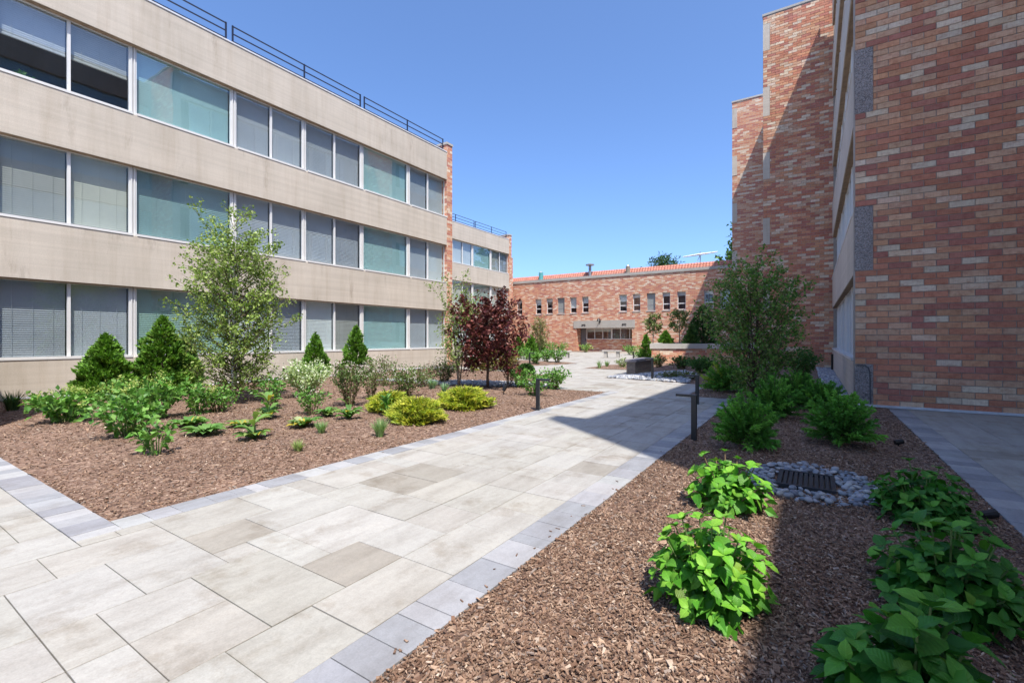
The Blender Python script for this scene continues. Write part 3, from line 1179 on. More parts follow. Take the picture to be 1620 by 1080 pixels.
def wall_with_holes(x0, x1, z0, z1, hs, Y, rev):
    xs = sorted({x0, x1, *[h[0] for h in hs], *[h[1] for h in hs]})
    zs = sorted({z0, z1, *[h[2] for h in hs], *[h[3] for h in hs]})
    m = MB()
    for a, b in zip(xs, xs[1:]):
        for c, d in zip(zs, zs[1:]):
            mx, mz = (a + b) / 2, (c + d) / 2
            if not any(h[0] < mx < h[1] and h[2] < mz < h[3] for h in hs):
                m.quad((a, Y, c), (b, Y, c), (b, Y, d), (a, Y, d))
    for h, r in zip(hs, rev):
        a, b, c, d = h
        m.quad((a, Y, c), (a, Y, d), (a, Y + r, d), (a, Y + r, c))
        m.quad((b, Y, d), (b, Y, c), (b, Y + r, c), (b, Y + r, d))
        m.quad((a, Y, d), (b, Y, d), (b, Y + r, d), (a, Y + r, d))
        m.quad((a, Y, c), (a, Y + r, c), (b, Y + r, c), (b, Y, c))
    m.box(x0, x1, Y + 2.2, Y + 9, z0, z1 - 0.3)
    return m


wall_with_holes(FX0, FX1, -0.05, FTOP, allh, FY, [0.25] * len(holes) + [1.3]).build('wall', M['brick_far'], far)
MB().box(FX0, FX1, FY - 0.06, FY + 0.5, FTOP + 0.002, FTOP + 0.24).build('coping', M['concrete_grey'], far)
MB().box(FX0, FX1, FY + 0.5, FY + 9, FTOP - 0.2, FTOP - 0.02).build('roof_slab', M['roofing'], far)
fr = random.Random(4)
for k, (a, b, c, d) in enumerate(holes):
    yw = FY + 0.14
    w = MB().box(a, a + 0.06, yw, yw + 0.05, c, d).box(b - 0.06, b, yw, yw + 0.05, c, d).box(a + 0.06, b - 0.06, yw, yw + 0.05, d - 0.06, d).box(a + 0.06, b - 0.06, yw, yw + 0.05, c, c + 0.06)
    w.box(a + 0.06, b - 0.06, yw - 0.002, yw + 0.05, c + 0.48, c + 0.56)
    panel = k in (3, 8)
    wo = w.build('window', M['alu_dark'] if panel else M['alu'], far)
    MB().box(a - 0.03, b + 0.03, FY - 0.03, FY + 0.12, c - 0.09, c - 0.004).build('sill', M['stone_cap'], wo)
    if panel:
        MB().box(a + 0.06, b - 0.06, yw + 0.01, yw + 0.03, c + 0.06, c + 0.48).box(a + 0.06, b - 0.06, yw + 0.01, yw + 0.03, c + 0.56, d - 0.06).build('panel', M['louver'], wo)
    else:
        MB().quad((a + 0.06, yw + 0.025, c + 0.06), (b - 0.06, yw + 0.025, c + 0.06), (b - 0.06, yw + 0.025, c + 0.48), (a + 0.06, yw + 0.025, c + 0.48)).build('pane', M['glass_grey'], wo)
        MB().quad((a + 0.06, yw + 0.02, c + 0.56), (b - 0.06, yw + 0.02, c + 0.56), (b - 0.06, yw + 0.02, d - 0.06), (a + 0.06, yw + 0.02, d - 0.06)).build('pane', M['glass'], wo)
        drop = fr.choice((0.3, 0.62, 0.98))
        MB().quad((a + 0.06, yw + 0.1, d - 0.06 - drop * (d - c - 0.6)), (b - 0.06, yw + 0.1, d - 0.06 - drop * (d - c - 0.6)), (b - 0.06, yw + 0.1, d - 0.06), (a + 0.06, yw + 0.1, d - 0.06)).build('blind', M['blind'], wo)
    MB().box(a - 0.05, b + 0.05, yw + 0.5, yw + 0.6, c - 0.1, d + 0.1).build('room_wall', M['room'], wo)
# entrance
MB().box(-19.0, -13.12, FY - 0.05, FY + 0.3, 2.142, 2.82).build('lintel', M['concrete_grey'], far)
ye = FY + 0.85
MB().box(-18.05, -13.38, ye, ye + 0.2, 0, 1.10).build('low_wall', M['brick_far'], far)
er = MB().box(-18.08, -13.38, ye - 0.03, ye + 0.2, 1.104, 1.16).box(-18.08, -13.38, ye, ye + 0.1, 2.06, 2.13)
ex = [-18.05, -17.25, -16.45, -15.58, -14.75, -13.88]
for q, x in enumerate(ex):
    er.box(x - (0.07 if q == 3 else 0.03), x + (0.07 if q == 3 else 0.03), ye + 0.002, ye + 0.1, 1.162, 2.058)
ew = er.build('window', M['alu'], far)
for a, b in zip(ex, ex[1:] + [-13.38]):
    MB().quad((a, ye + 0.05, 1.16), (b, ye + 0.05, 1.16), (b, ye + 0.05, 2.06), (a, ye + 0.05, 2.06)).build('pane', M['glass'], ew)
MB().box(-18.05, -15.6, ye + 0.25, ye + 0.28, 1.80, 2.13).build('blind', M['blind'], ew)
MB().box(-18.6, -13.3, ye + 1.3, ye + 1.34, 0, 2.2).build('room_wall', M['brick_far'], ew)
dr = MB().box(-18.66, -18.12, ye + 0.05, ye + 0.11, 0.02, 2.10).build('door', M['door'], far)
MB().box(-18.22, -18.18, ye, ye + 0.05, 0.95, 1.15).build('handle', M['black'], dr)
MB().box(-18.118, -18.052, ye + 0.02, ye + 0.12, 0.0, 2.13).build('door_frame', M['alu_dark'], dr)
for sx, txt in ((-17.98, '898'), (-14.08, '890')):
    cu = bpy.data.curves.new('house_number', 'FONT')
    cu.body = txt
    cu.size = 0.27
    cu.extrude = 0.01
    cu.align_x = 'CENTER'
    cu.materials.append(M['black'])
    tmp = bpy.data.objects.new('number_outline', cu)
    o = link('house_number', bpy.data.meshes.new_from_object(tmp), far)
    bpy.data.objects.remove(tmp)
    o.location = Vector((sx, FY - 0.065, 2.32)) - Vector(far.location)
    o.rotation_euler = (R(90), 0, 0)
wl = thing('wall_lantern', 'black goose neck lamp on the concrete lintel of the brick building', 'lamp', (-16.35, FY - 0.05, 2.75))
MB().box(-16.42, -16.28, FY - 0.10, FY - 0.055, 2.62, 2.90).build('backplate', M['black'], wl)
MB().tube([(-16.35, FY - 0.1, 2.85), (-16.35, FY - 0.30, 3.0), (-16.35, FY - 0.42, 2.92)], 0.03, 6).build('arm', M['black'], wl)
MB().tube([(-16.35, FY - 0.42, 2.98), (-16.35, FY - 0.45, 2.74)], [0.07, 0.16], 10).build('lamp_shade', M['black'], wl)
# clay tiles: one ribbed strip per tile column would be below a pixel or two, so a ribbed sheet
tb_v, tb_f = [], []
nx_ = int((FX1 - FX0) / 0.032)
prof = [(0.52, 0.20), (0.64, 0.36), (0.62, 0.375), (0.76, 0.54), (0.74, 0.555), (0.88, 0.72), (1.2, 0.725)]
for i in range(nx_ + 1):
    x = FX0 + i * 0.032
    h = abs(math.sin(math.pi * (x / 0.24)))
    for py_, pz in prof:
        tb_v.append((x + 15, FY + py_ - 0.05 * h - FY, FTOP + pz + 0.045 * h))
k_ = len(prof)
for i in range(nx_):
    for j in range(k_ - 1):
        a = i * k_ + j
        tb_f.append((a, a + k_, a + k_ + 1, a + 1))
tile_o = link('clay_tiles', np_mesh('clay_tiles', np.array(tb_v), np.array(tb_f), M['tile']), far)
tile_o['kind'] = 'stuff'
MB().tube([(FX0, FY + 1.2, FTOP + 0.75), (FX1, FY + 1.2, FTOP + 0.75)], 0.06, 8).build('ridge', M['tile'], far)


def roof_pipe(name, label, x, z, mat, r, cap):
    t = thing(name, label, 'vent', (x, FY + 0.45, FTOP))
    MB().tube([(x, FY + 0.45, FTOP + 0.2), (x, FY + 0.45, z)], r, 10).build('pipe', mat, t)
    if cap:
        MB().tube([(x, FY + 0.45, z - 0.05), (x, FY + 0.45, z + 0.05), (x, FY + 0.45, z + 0.14)], [cap, cap, 0.05], 10).build('cap', mat, t)
    else:
        MB().tube([(x, FY + 0.45, z + 0.002), (x, FY + 0.45, z + 0.12)], [r * 0.7, r * 0.4], 8).build('cap', M['tin'], t)
    return t


roof_pipe('vent_pipe', 'stubby green copper vent on the tiled roof edge', -22.8, 7.72, M['teal'], 0.22, 0)
roof_pipe('flue_pipe', 'tall grey flue with mushroom cap on the tiled roof', -17.55, 8.05, M['tin'], 0.13, 0.40)
roof_pipe('flue_pipe', 'short brown flue on the tiled roof nearer the tall brick block', -13.9, 7.62, M['bark_pale'], 0.2, 0)
an = thing('roof_antenna', 'white bar antenna on a mast above the tiled roof', 'antenna', (-8.3, FY + 3, FTOP))
MB().tube([(-8.3, FY + 3, FTOP - 0.02), (-8.3, FY + 3, 8.75)], 0.04, 6).build('mast', M['tin'], an)
MB().tube([(-9.75, FY + 3, 8.42), (-8.3, FY + 2.9, 8.50), (-6.9, FY + 3, 8.60)], [0.05, 0.09, 0.05], 6).build('boom', M['antenna'], an)
for q in range(5):
    x = -9.3 + q * 0.5
    MB().tube([(x, FY + 2.6, 8.44 + q * 0.03), (x, FY + 3.4, 8.44 + q * 0.03)], 0.02, 5).build('element', M['antenna'], an)
MB().tube([(-8.7, FY + 3, 7.6), (-8.25, FY + 3, 8.6)], 0.03, 5).build('strut', M['antenna'], an)

# planter wall in front of the far brick building
pl = thing('brick_planter', 'raised brick planter with pale stone cap in front of the tall brick block', 'planter', (-4.2, 23.3, 0))
PP = [(-6.4, 21.95), (-4.22, 23.35), (-1.85, 21.2), (-1.85, 29.0), (-7.5, 27.8)]
PI = [(-6.2, 22.25), (-4.2, 23.65), (-1.86, 21.6), (-1.86, 28.9), (-7.2, 27.6)]
MB().prism(PP, 0.0, 0.70).build('wall', M['brick_far'], pl)


def ring(m, A, B, z0, z1):
    k = len(A)
    for i in range(k):
        j = (i + 1) % k
        m.quad((*A[i], z1), (*A[j], z1), (*B[j], z1), (*B[i], z1))
        m.quad((*A[i], z0), (*A[j], z0), (*A[j], z1), (*A[i], z1))
        m.quad((*B[j], z0), (*B[i], z0), (*B[i], z1), (*B[j], z1))
        m.quad((*B[i], z0), (*B[j], z0), (*A[j], z0), (*A[i], z0))
    return m


PO = [(-6.46, 21.86), (-4.22, 23.27), (-1.84, 21.08), (-1.84, 29.02), (-7.58, 27.86)]
ring(MB(), PO, PI, 0.702, 0.94).build('cap', M['stone_cap'], pl)
MB().prism([(x * 0.999, y) for x, y in PI], 0.71, 0.84).build('soil', M['mulch'], pl)


# ------------------------------------------------------------------ benches, path lights, grate
def bench(label, x, y, rz, length, width, h, legs='blocks', capm='stone_cap', legm='stone_cap'):
    t = thing('stone_bench', label, 'bench', (x, y, 0.012), 'stone benches in the courtyard')
    c, s = math.cos(rz), math.sin(rz)

    def pr(u0, u1, v0, v1, z0, z1, nm, mt, bev=0.0):
        q = [(u0, v0), (u1, v0), (u1, v1), (u0, v1)]
        return MB().prism([(x + u * c - v * s, y + u * s + v * c) for u, v in q], z0, z1).build(nm, mt, t, bevel=bev)
    l, w = length / 2, width / 2
    pr(-l, l, -w, w, h - 0.09, h, 'seat', M[capm], 0.012)
    if legs == 'blocks':
        for u in (-l + 0.12, l - 0.30):
            pr(u, u + 0.18, -w + 0.05, w - 0.05, 0.012, h - 0.092, 'leg', M[legm], 0.006)
    else:
        n = 3
        hh = (h - 0.092 - 0.012) / n
        for k in range(n):
            m = max(2, int(length / 0.42))
            for q in range(m):
                ua = -l + 0.05 + q * (length - 0.1) / m
                pr(ua + 0.003, ua + (length - 0.1) / m - 0.003, -w + 0.05, w - 0.05, 0.012 + k * hh + 0.003, 0.012 + (k + 1) * hh - 0.002, 'block', M['bench_block'], 0.006)
    return t


M['bench_block'] = plain('brown_wall_block', (0.26, 0.21, 0.17), 0.9, 0.35, 14, bmp=0.5)
M['bench_cap'] = plain('shade_tinted_cap', (0.26, 0.235, 0.24), 0.8, 0.25, 10)  # purple tint of skylit shade is mixed into the cap colour
bench('block bench with dark cap beside the grey river pebbles', -5.07, 15.95, R(90), 1.95, 0.40, 0.49, 'wall', 'bench_cap')
bench('pale stone slab bench in front of the entrance of the tiled brick building', -10.25, 26.9, R(12), 1.15, 0.45, 0.47)
bench('pale stone slab bench behind the far row of hydrangeas', -12.6, 24.6, R(8), 1.35, 0.45, 0.46)


def path_light(label, x, y, ang, h=0.53, z0=None):
    z = bed_z(x, y) if z0 is None else z0
    t = thing('path_light', label, 'path light', (x, y, z), 'black L-shaped path lights')
    c, s = math.cos(ang), math.sin(ang)

    def pr(u0, u1, v0, v1, za, zb, nm, mt):
        q = [(u0, v0), (u1, v0), (u1, v1), (u0, v1)]
        return MB().prism([(x + u * c - v * s, y + u * s + v * c) for u, v in q], za, zb).build(nm, mt, t)
    pr(-0.028, 0.028, -0.028, 0.028, z - 0.05, z + h, 'post', M['black'])
    hd = pr(0.029, 0.20, -0.028, 0.028, z + h - 0.028, z + h, 'lamp_head', M['black'])
    pr(0.05, 0.19, -0.02, 0.02, z + h - 0.034, z + h - 0.0285, 'lens', M['lens']).parent = hd
    return t


PLR = R(180)
path_light('black path light with its arm over the path, beside the green glossy shrubs', *G(851, 650), 0.2)
path_light('black path light beside the feathery conifer, arm over the shaded path', *G(1098, 697), R(180))
path_light('black path light at the inner corner where the bed widens', *G(1103, 640), R(180))
path_light('black path light at the head of the hydrangea row', *G(838, 578.5), 0.3)
path_light('black path light beneath the far round shrub', *G(829, 567.5), 0.3)
path_light('black path light against the golden shrub behind the purple tree', *G(803, 585), 0.3)
path_light('grey path light in the pebbles beside the block bench', *G(1032, 602), R(180), 0.62)
path_light('black path light behind the block bench', *G(1002, 568.5), R(180), 0.45)
path_light('small black path light beside the far slab bench wall', *G(883, 557), 0.0, 0.5)
sp = thing('spot_light', 'little black spike uplight under the purple tree', 'uplight', (*G(797, 629), 0.03))
x_, y_ = G(797, 629)
MB().tube([(x_, y_, 0.0), (x_, y_, 0.16)], 0.012, 6).build('spike', M['black'], sp)
MB().tube([(x_ - 0.01, y_, 0.14), (x_ + 0.04, y_ + 0.06, 0.27)], [0.035, 0.045], 10).build('lamp_body', M['black'], sp)
x_, y_ = G(1563, 826)
sp = thing('spot_light', 'little black uplight lying by the side paving edge', 'uplight', (x_, y_, 0.03))
MB().tube([(x_, y_, 0.0), (x_, y_, 0.05)], 0.010, 6).build('spike', M['black'], sp)
MB().tube([(x_ - 0.03, y_ - 0.01, 0.045), (x_ + 0.04, y_ + 0.02, 0.062)], [0.026, 0.03], 10).build('lamp_body', M['black'], sp)
x_, y_ = G(1421, 707)
sp = thing('spot_light', 'little black uplight between the conifers and the side paving', 'uplight', (x_, y_, 0.03))
MB().tube([(x_, y_, 0.0), (x_, y_, 0.05)], 0.010, 6).build('spike', M['black'], sp)
MB().tube([(x_ - 0.03, y_ - 0.01, 0.05), (x_ + 0.04, y_ + 0.02, 0.066)], [0.026, 0.03], 10).build('lamp_body', M['black'], sp)
# drain grate
gx0, gx1, gy0, gy1, gz = -0.24, 0.14, 4.09, 4.55, 0.085
gt = thing('drain_grate', 'black slotted drain grate ringed by river stones', 'grate', ((gx0 + gx1) / 2, (gy0 + gy1) / 2, 0.03))
MB().box(gx0, gx1, gy0, gy0 + 0.03, 0.03, gz).box(gx0, gx1, gy1 - 0.03, gy1, 0.03, gz).box(gx0, gx0 + 0.03, gy0 + 0.031, gy1 - 0.031, 0.03, gz).box(gx1 - 0.03, gx1, gy0 + 0.031, gy1 - 0.031, 0.03, gz).build('frame', M['iron'], gt)
nb_ = 9
for k in range(nb_):
    x = gx0 + 0.035 + (k + 0.5) * (gx1 - gx0 - 0.07) / nb_
    MB().box(x - 0.012, x + 0.012, gy0 + 0.031, gy1 - 0.031, gz - 0.022, gz - 0.003).build('bar', M['iron'], gt)
MB().box(gx0 + 0.031, gx1 - 0.031, gy0 + 0.2, gy0 + 0.23, gz - 0.04, gz - 0.024).build('cross_bar', M['iron'], gt)
MB().quad((gx0, gy0, 0.062), (gx1, gy0, 0.062), (gx1, gy1, 0.062), (gx0, gy1, 0.062)).build('pit_dark_sheet', M['black'], gt)  # flat black sheet paints in the darkness below the bars

# stones round the grate: each one is its own piece
STONE_C = [(0.19, 0.215, 0.25), (0.25, 0.27, 0.30), (0.15, 0.17, 0.205), (0.32, 0.33, 0.345), (0.21, 0.22, 0.235), (0.38, 0.375, 0.365)]


def stone_mesh(seed):
    rng = np.random.default_rng(seed)
    bm = bmesh.new()
    bmesh.ops.create_icosphere(bm, subdivisions=2, radius=1.0)
    ph = rng.uniform(0, 6, 6)
    for v in bm.verts:
        c = v.co
        k = 1 + 0.10 * math.sin(2.1 * c.x + ph[0]) + 0.09 * math.sin(2.3 * c.y + ph[1]) + 0.06 * math.sin(3 * c.z + ph[2] + c.x)
        v.co = c * k
    me = bpy.data.meshes.new('stone')
    bm.to_mesh(me)
    bm.free()
    for p in me.polygons:
        p.use_smooth = True
    me.materials.append(M['stone'])
    return me


stones = [stone_mesh(i) for i in range(4)]
sr = random.Random(9)
ringo = thing('stone_ring', 'ring of smooth grey river stones round the drain grate', 'river stones', (0.0, 4.33, 0.04))
placed = []
tries = 0
while tries < 6000 and len(placed) < 290:
    tries += 1
    a = sr.uniform(0, 2 * math.pi)
    rr = math.sqrt(sr.random())
    x, y = -0.01 + 0.46 * rr * math.cos(a), 4.36 + 0.55 * rr * math.sin(a)
    if gx0 - 0.025 < x < gx1 + 0.025 and gy0 - 0.025 < y < gy1 + 0.025:
        continue
    s = sr.uniform(0.017, 0.033)
    if any((x - q[0]) ** 2 + (y - q[1]) ** 2 < (0.72 * (s + q[2])) ** 2 for q in placed):
        continue
    placed.append((x, y, s))
    o = link('stone', stones[sr.randrange(4)], ringo)
    o.location = (x, y - 4.33, 0.055 + sr.uniform(-0.004, 0.022) - 0.04)
    o.scale = (s * sr.uniform(0.95, 1.35), s * sr.uniform(0.75, 1.0), s * sr.uniform(0.5, 0.7))
    o.rotation_euler = (sr.uniform(-0.3, 0.3), sr.uniform(-0.3, 0.3), sr.uniform(0, 6.28))
    o.color = (*jit(sr, sr.choice(STONE_C), 0.12), 1)


def pebble_field(name, poly, dens, smin, smax, seed, z0, cols, label, sub=1):
    rng = np.random.default_rng(seed)
    x, y = scatter(rng, poly, lambda a, b: (np.full(len(a), dens), dens))
    n = len(x)
    bm = bmesh.new()
    bmesh.ops.create_icosphere(bm, subdivisions=sub, radius=1.0)
    bm.verts.ensure_lookup_table()
    bv = np.array([v.co[:] for v in bm.verts])
    bf = np.array([[v.index for v in f.verts] for f in bm.faces])
    bm.free()
    s = rng.uniform(smin, smax, n)
    a = rng.uniform(0, 6.28, n)
    zz = np.array([bed_z(p, q) for p, q in zip(x, y)]) if z0 is None else np.full(n, z0)
    V = bv[None] * np.stack([s * rng.uniform(1, 1.4, n), s * rng.uniform(0.75, 1, n), s * 0.62], 1)[:, None, :]
    ca, sa = np.cos(a)[:, None], np.sin(a)[:, None]
    X = V[:, :, 0] * ca - V[:, :, 1] * sa + x[:, None]
    Y = V[:, :, 0] * sa + V[:, :, 1] * ca + y[:, None]
    Z = V[:, :, 2] + (zz + s * 0.35 + rng.uniform(0, 0.02, n))[:, None]
    cc = np.array(cols)[rng.integers(0, len(cols), n)] * rng.uniform(0.8, 1.2, (n, 1))
    nv = len(bv)
    me = np_mesh(name, np.stack([X, Y, Z], 2).reshape(-1, 3), (bf[None] + (np.arange(n) * nv)[:, None, None]).reshape(-1, 3), M['pebbles'], np.repeat(cc, nv, 0), True)
    o = link(name, me)
    tag(o, label, 'pebbles', None, 'stuff')
    return o


PEB = [(0.28, 0.30, 0.34), (0.37, 0.38, 0.40), (0.20, 0.22, 0.26), (0.46, 0.45, 0.44)]
pebble_field('river_pebbles', [(-5.2, 13.18), (-3.9, 13.0), (-2.75, 12.75), (-3.0, 15.2), (-3.7, 16.6), (-4.75, 15.0)], 420, 0.028, 0.055, 3, None, PEB, 'bed of grey river pebbles in front of the block bench')
pebble_field('river_pebbles', [(0.22, 10.2), (0.59, 10.2), (0.59, 22.0), (0.10, 22.0)], 520, 0.022, 0.045, 4, None, PEB, 'strip of grey river pebbles along the foot of the near brick block')
pebble_field('river_pebbles', [(-9.6, 8.3), (-7.6, 8.5), (-5.6, 9.4), (-5.2, 9.75), (-5.9, 10.4), (-7.4, 9.6), (-9.5, 9.0)], 330, 0.03, 0.06, 5, None, PEB, 'pale river pebbles winding behind the purple tree')
pebble_field('river_pebbles', [(-12.75, 1.45), (-12.4, 1.45), (-12.4, 14.0), (-12.75, 14.0)], 300, 0.025, 0.05, 6, None, PEB, 'pebble drip strip along the foot of the long beige block')


# ------------------------------------------------------------------ plants
def unit(v):
    return v / np.maximum(np.linalg.norm(v, axis=1, keepdims=True), 1e-9)


def leaf_geo(P, T, S, rng, w=0.3, fold=0.12, upness=1.0, droop=0.0):
    """folded four-cornered leaves: P base, T tip direction, S length"""
    n = len(P)
    rv = rng.normal(0, 0.7, (n, 3))
    rv[:, 2] += upness
    side = unit(np.cross(T, rv))
    nor = np.cross(side, T)
    S = S[:, None]
    mid = P + T * S * 0.45
    tip = P + T * S - np.array([0, 0, 1.0]) * S * droop
    V = np.stack([P, mid - side * S * w + nor * S * fold, tip, mid + side * S * w + nor * S * fold], 1).reshape(-1, 3)
    b = (np.arange(n) * 4)[:, None, None]
    Ft = (np.array([(0, 2, 1), (0, 3, 2)])[None] + b).reshape(-1, 3)
    return V, Ft


def pick_cols(rng, n, pal, wts=None, var=0.18):
    pal = np.array(pal)
    i = rng.choice(len(pal), n, p=None if wts is None else np.array(wts) / sum(wts))
    return pal[i] * rng.uniform(1 - var, 1 + var, (n, 1))


def foliage(name, parent, P, T, S, cols, rng, mat='leaf', **kw):
    V, Ft = leaf_geo(P, T, S, rng, **kw)
    o = link(name, np_mesh(name, V, Ft, M[mat], np.repeat(cols, 4, 0)), parent)
    o['kind'] = 'stuff'
    return o


def shrub_empty(name, label, cat, px, py, group=None, z=None, xy=None):
    x, y = xy if xy else G(px, py)
    return thing(name, label, cat, (x, y, (bed_z(x, y) if z is None else z) - 0.01), group)


def rand_dirs(rng, n, zlo=-1.0):
    z = rng.uniform(zlo, 1, n)
    a = rng.uniform(0, 2 * np.pi, n)
    r = np.sqrt(1 - z * z)
    return np.stack([r * np.cos(a), r * np.sin(a), z], 1)


def conifer(name, label, px, py, h, rad, pal, seed, n=2600, size=0.085, prof=None, group=None, z=None, lump=0.36, w=0.2, up=0.9, lean=(0, 0), xy=None, cat='shrub', base=0.03):
    """dense evergreen: fans of flat sprays over a lumpy cone"""
    t = shrub_empty(name, label, cat, px, py, group, z, xy)
    rng = np.random.default_rng(seed)
    prof = prof or (lambda u: (1 - u) ** 0.75 * (0.78 + 0.22 * np.clip(u / 0.16, 0, 1)))
    u = rng.power(1.0, n * 3) if False else rng.uniform(0, 1, n * 4)
    keep = rng.uniform(0, 1, n * 4) < np.maximum(prof(u), 0.06)
    u = u[keep][:n]
    n = len(u)
    a = rng.uniform(0, 2 * np.pi, n)
    ph = rng.uniform(0, 6.28, 8)
    lum = 1 + lump * (np.sin(3 * a + 9 * u + ph[0]) * 0.5 + np.sin(5 * a - 15 * u + ph[1]) * 0.35 + np.sin(2 * a + 23 * u + ph[2]) * 0.4 + np.sin(9 * a + 31 * u + ph[3]) * 0.25)
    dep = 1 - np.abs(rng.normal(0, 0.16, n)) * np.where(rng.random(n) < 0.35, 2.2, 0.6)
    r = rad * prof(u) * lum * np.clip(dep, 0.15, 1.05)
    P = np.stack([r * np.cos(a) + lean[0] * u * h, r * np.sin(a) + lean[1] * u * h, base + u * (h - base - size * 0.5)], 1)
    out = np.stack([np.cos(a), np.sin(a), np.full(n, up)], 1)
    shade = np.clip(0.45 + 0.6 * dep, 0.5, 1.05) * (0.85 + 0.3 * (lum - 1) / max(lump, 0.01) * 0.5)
    Ps, Ts, Ss, Cs = [], [], [], []
    base_c = pick_cols(rng, n, pal)
    for k in range(3):
        T = unit(out + rng.normal(0, 0.42, (n, 3)))
        s = size * rng.uniform(0.6, 1.25, n)
        Ps.append(P - T * s[:, None] * 0.4)
        Ts.append(T)
        Ss.append(s)
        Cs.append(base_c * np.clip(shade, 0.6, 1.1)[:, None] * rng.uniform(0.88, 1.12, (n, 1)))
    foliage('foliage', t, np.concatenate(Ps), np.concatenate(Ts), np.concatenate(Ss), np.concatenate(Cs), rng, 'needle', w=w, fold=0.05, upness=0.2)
    m = MB()
    L = Vector(t.location)
    m.tube([L + Vector((0, 0, -0.05)), L + Vector((lean[0] * h * 0.5, lean[1] * h * 0.5, h * 0.5)), L + Vector((lean[0] * h, lean[1] * h, h * 0.95))], [rad * 0.06 + 0.008, rad * 0.04 + 0.005, 0.003], 6)
    for k in range(10):
        uu = 0.08 + 0.08 * k
        aa = k * 2.4
        rr = rad * float(prof(np.array([uu]))[0]) * 0.7
        m.tube([L + Vector((lean[0] * uu * h, lean[1] * uu * h, uu * h)), L + Vector((rr * math.cos(aa) + lean[0] * uu * h, rr * math.sin(aa) + lean[1] * uu * h, uu * h + rr * 0.5))], [0.006, 0.002], 4)
    m.build('trunk', M['bark'], t)
    return t


ARB = [(0.115, 0.26, 0.030), (0.16, 0.33, 0.038), (0.21, 0.39, 0.05), (0.085, 0.20, 0.027)]
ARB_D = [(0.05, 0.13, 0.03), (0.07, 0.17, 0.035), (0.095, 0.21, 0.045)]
GOLD = [(0.52, 0.55, 0.05), (0.42, 0.49, 0.05), (0.60, 0.58, 0.09), (0.27, 0.36, 0.045)]


def mound_prof(u):
    return np.sqrt(np.clip(1 - (u * 0.98) ** 2, 0, 1)) * (0.86 + 0.14 * np.clip(u / 0.25, 0, 1))


def tree(name, label, px, py, h, pal, seed, bark, stems, crown_fn, rad, f0, nb, nl, lsize, w=0.34, cat='tree', trunk_r=0.03, z=None, offs=(0, 0), xy=None, wts=None, rise=0.7, droop=0.1, jit_r=0.11, mat='leaf'):
    t = shrub_empty(name, label, cat, px, py, None, z, xy)
    rng = np.random.default_rng(seed)
    L = np.array(t.location)
    tm, bm_ = MB(), MB()
    seg = []
    for s in range(stems):
        sa = rng.uniform(0, 6.28) + s * 2.1
        sp_ = 0.0 if stems == 1 else rad * rng.uniform(0.12, 0.34)
        hh = h * (1 if s == 0 else rng.uniform(0.72, 0.95))
        pts = []
        k = 7
        for i in range(k):
            f = i / (k - 1)
            q = np.array([math.cos(sa) * sp_ * f ** 0.8 + offs[0] * f, math.sin(sa) * sp_ * f ** 0.8 + offs[1] * f, hh * f - 0.04])
            q[:2] += rng.normal(0, 0.012 * h * 0.35, 2) * (0 < i)
            pts.append(q)
        rr = [trunk_r * (0.75 if s else 1) * (1 - 0.88 * i / (k - 1)) + 0.003 for i in range(k)]
        tm.tube([L + p for p in pts], rr, 8)
        for b in range(nb):
            f = f0 + (0.98 - f0) * ((b + rng.random()) / nb)
            x = f * (k - 1)
            i = min(int(x), k - 2)
            st = pts[i] * (1 - x + i) + pts[i + 1] * (x - i)
            az = b * 2.39996 + rng.uniform(-0.5, 0.5) + s
            ln = rad * float(crown_fn(f)) * rng.uniform(0.7, 1.12)
            ri = rise + rng.uniform(-0.25, 0.25) + 0.3 * f
            d = np.array([math.cos(az), math.sin(az), ri])
            end = st + d / np.linalg.norm(d[:2]) * ln * np.array([1, 1, 0.8])
            mid = (st + end) / 2 + np.array([0, 0, -0.06 * ln]) + rng.normal(0, 0.05 * ln, 3)
            r0 = trunk_r * 0.34 * (1 - 0.6 * f) + 0.002
            bm_.tube([L + st, L + mid, L + end], [r0, r0 * 0.6, 0.0015], 4, cap=False)
            seg.append((st, mid, end, ln))
            for q in range(3):
                tt = rng.uniform(0.35, 0.9)
                p0 = st * (1 - tt) ** 2 + 2 * mid * tt * (1 - tt) + end * tt * tt
                dv = unit(rng.normal(0, 1, (1, 3)) + d / np.linalg.norm(d) * 1.1)[0]
                p1 = p0 + dv * ln * rng.uniform(0.25, 0.5)
                bm_.tube([L + p0, L + p1], [r0 * 0.45, 0.001], 3, cap=False)
                seg.append((p0, (p0 + p1) / 2, p1, ln * 0.45))
    tr = tm.build('trunk', M[bark], t, smooth=True)
    bm_.build('branches', M['bark'] if bark != 'bark_pale' else M['bark_pale'], t)
    sw = np.array([s[3] for s in seg]) ** 0.8
    idx = rng.choice(len(seg), nl, p=sw / sw.sum())
    tt = rng.beta(1.7, 1.1, nl)[:, None]
    A = np.array([s[0] for s in seg])[idx]
    B = np.array([s[1] for s in seg])[idx]
    C = np.array([s[2] for s in seg])[idx]
    P = A * (1 - tt) ** 2 + 2 * B * tt * (1 - tt) + C * tt * tt + rng.normal(0, jit_r * rad * 0.5, (nl, 3))
    T = unit(unit(C - A) * 0.6 + rng.normal(0, 0.75, (nl, 3)) + np.array([0, 0, -droop]))
    S = lsize * rng.uniform(0.6, 1.25, nl)
    foliage('crown', t, P, T, S, pick_cols(rng, nl, pal, wts, 0.22), rng, mat, w=w, fold=0.10, upness=0.8)
    return t


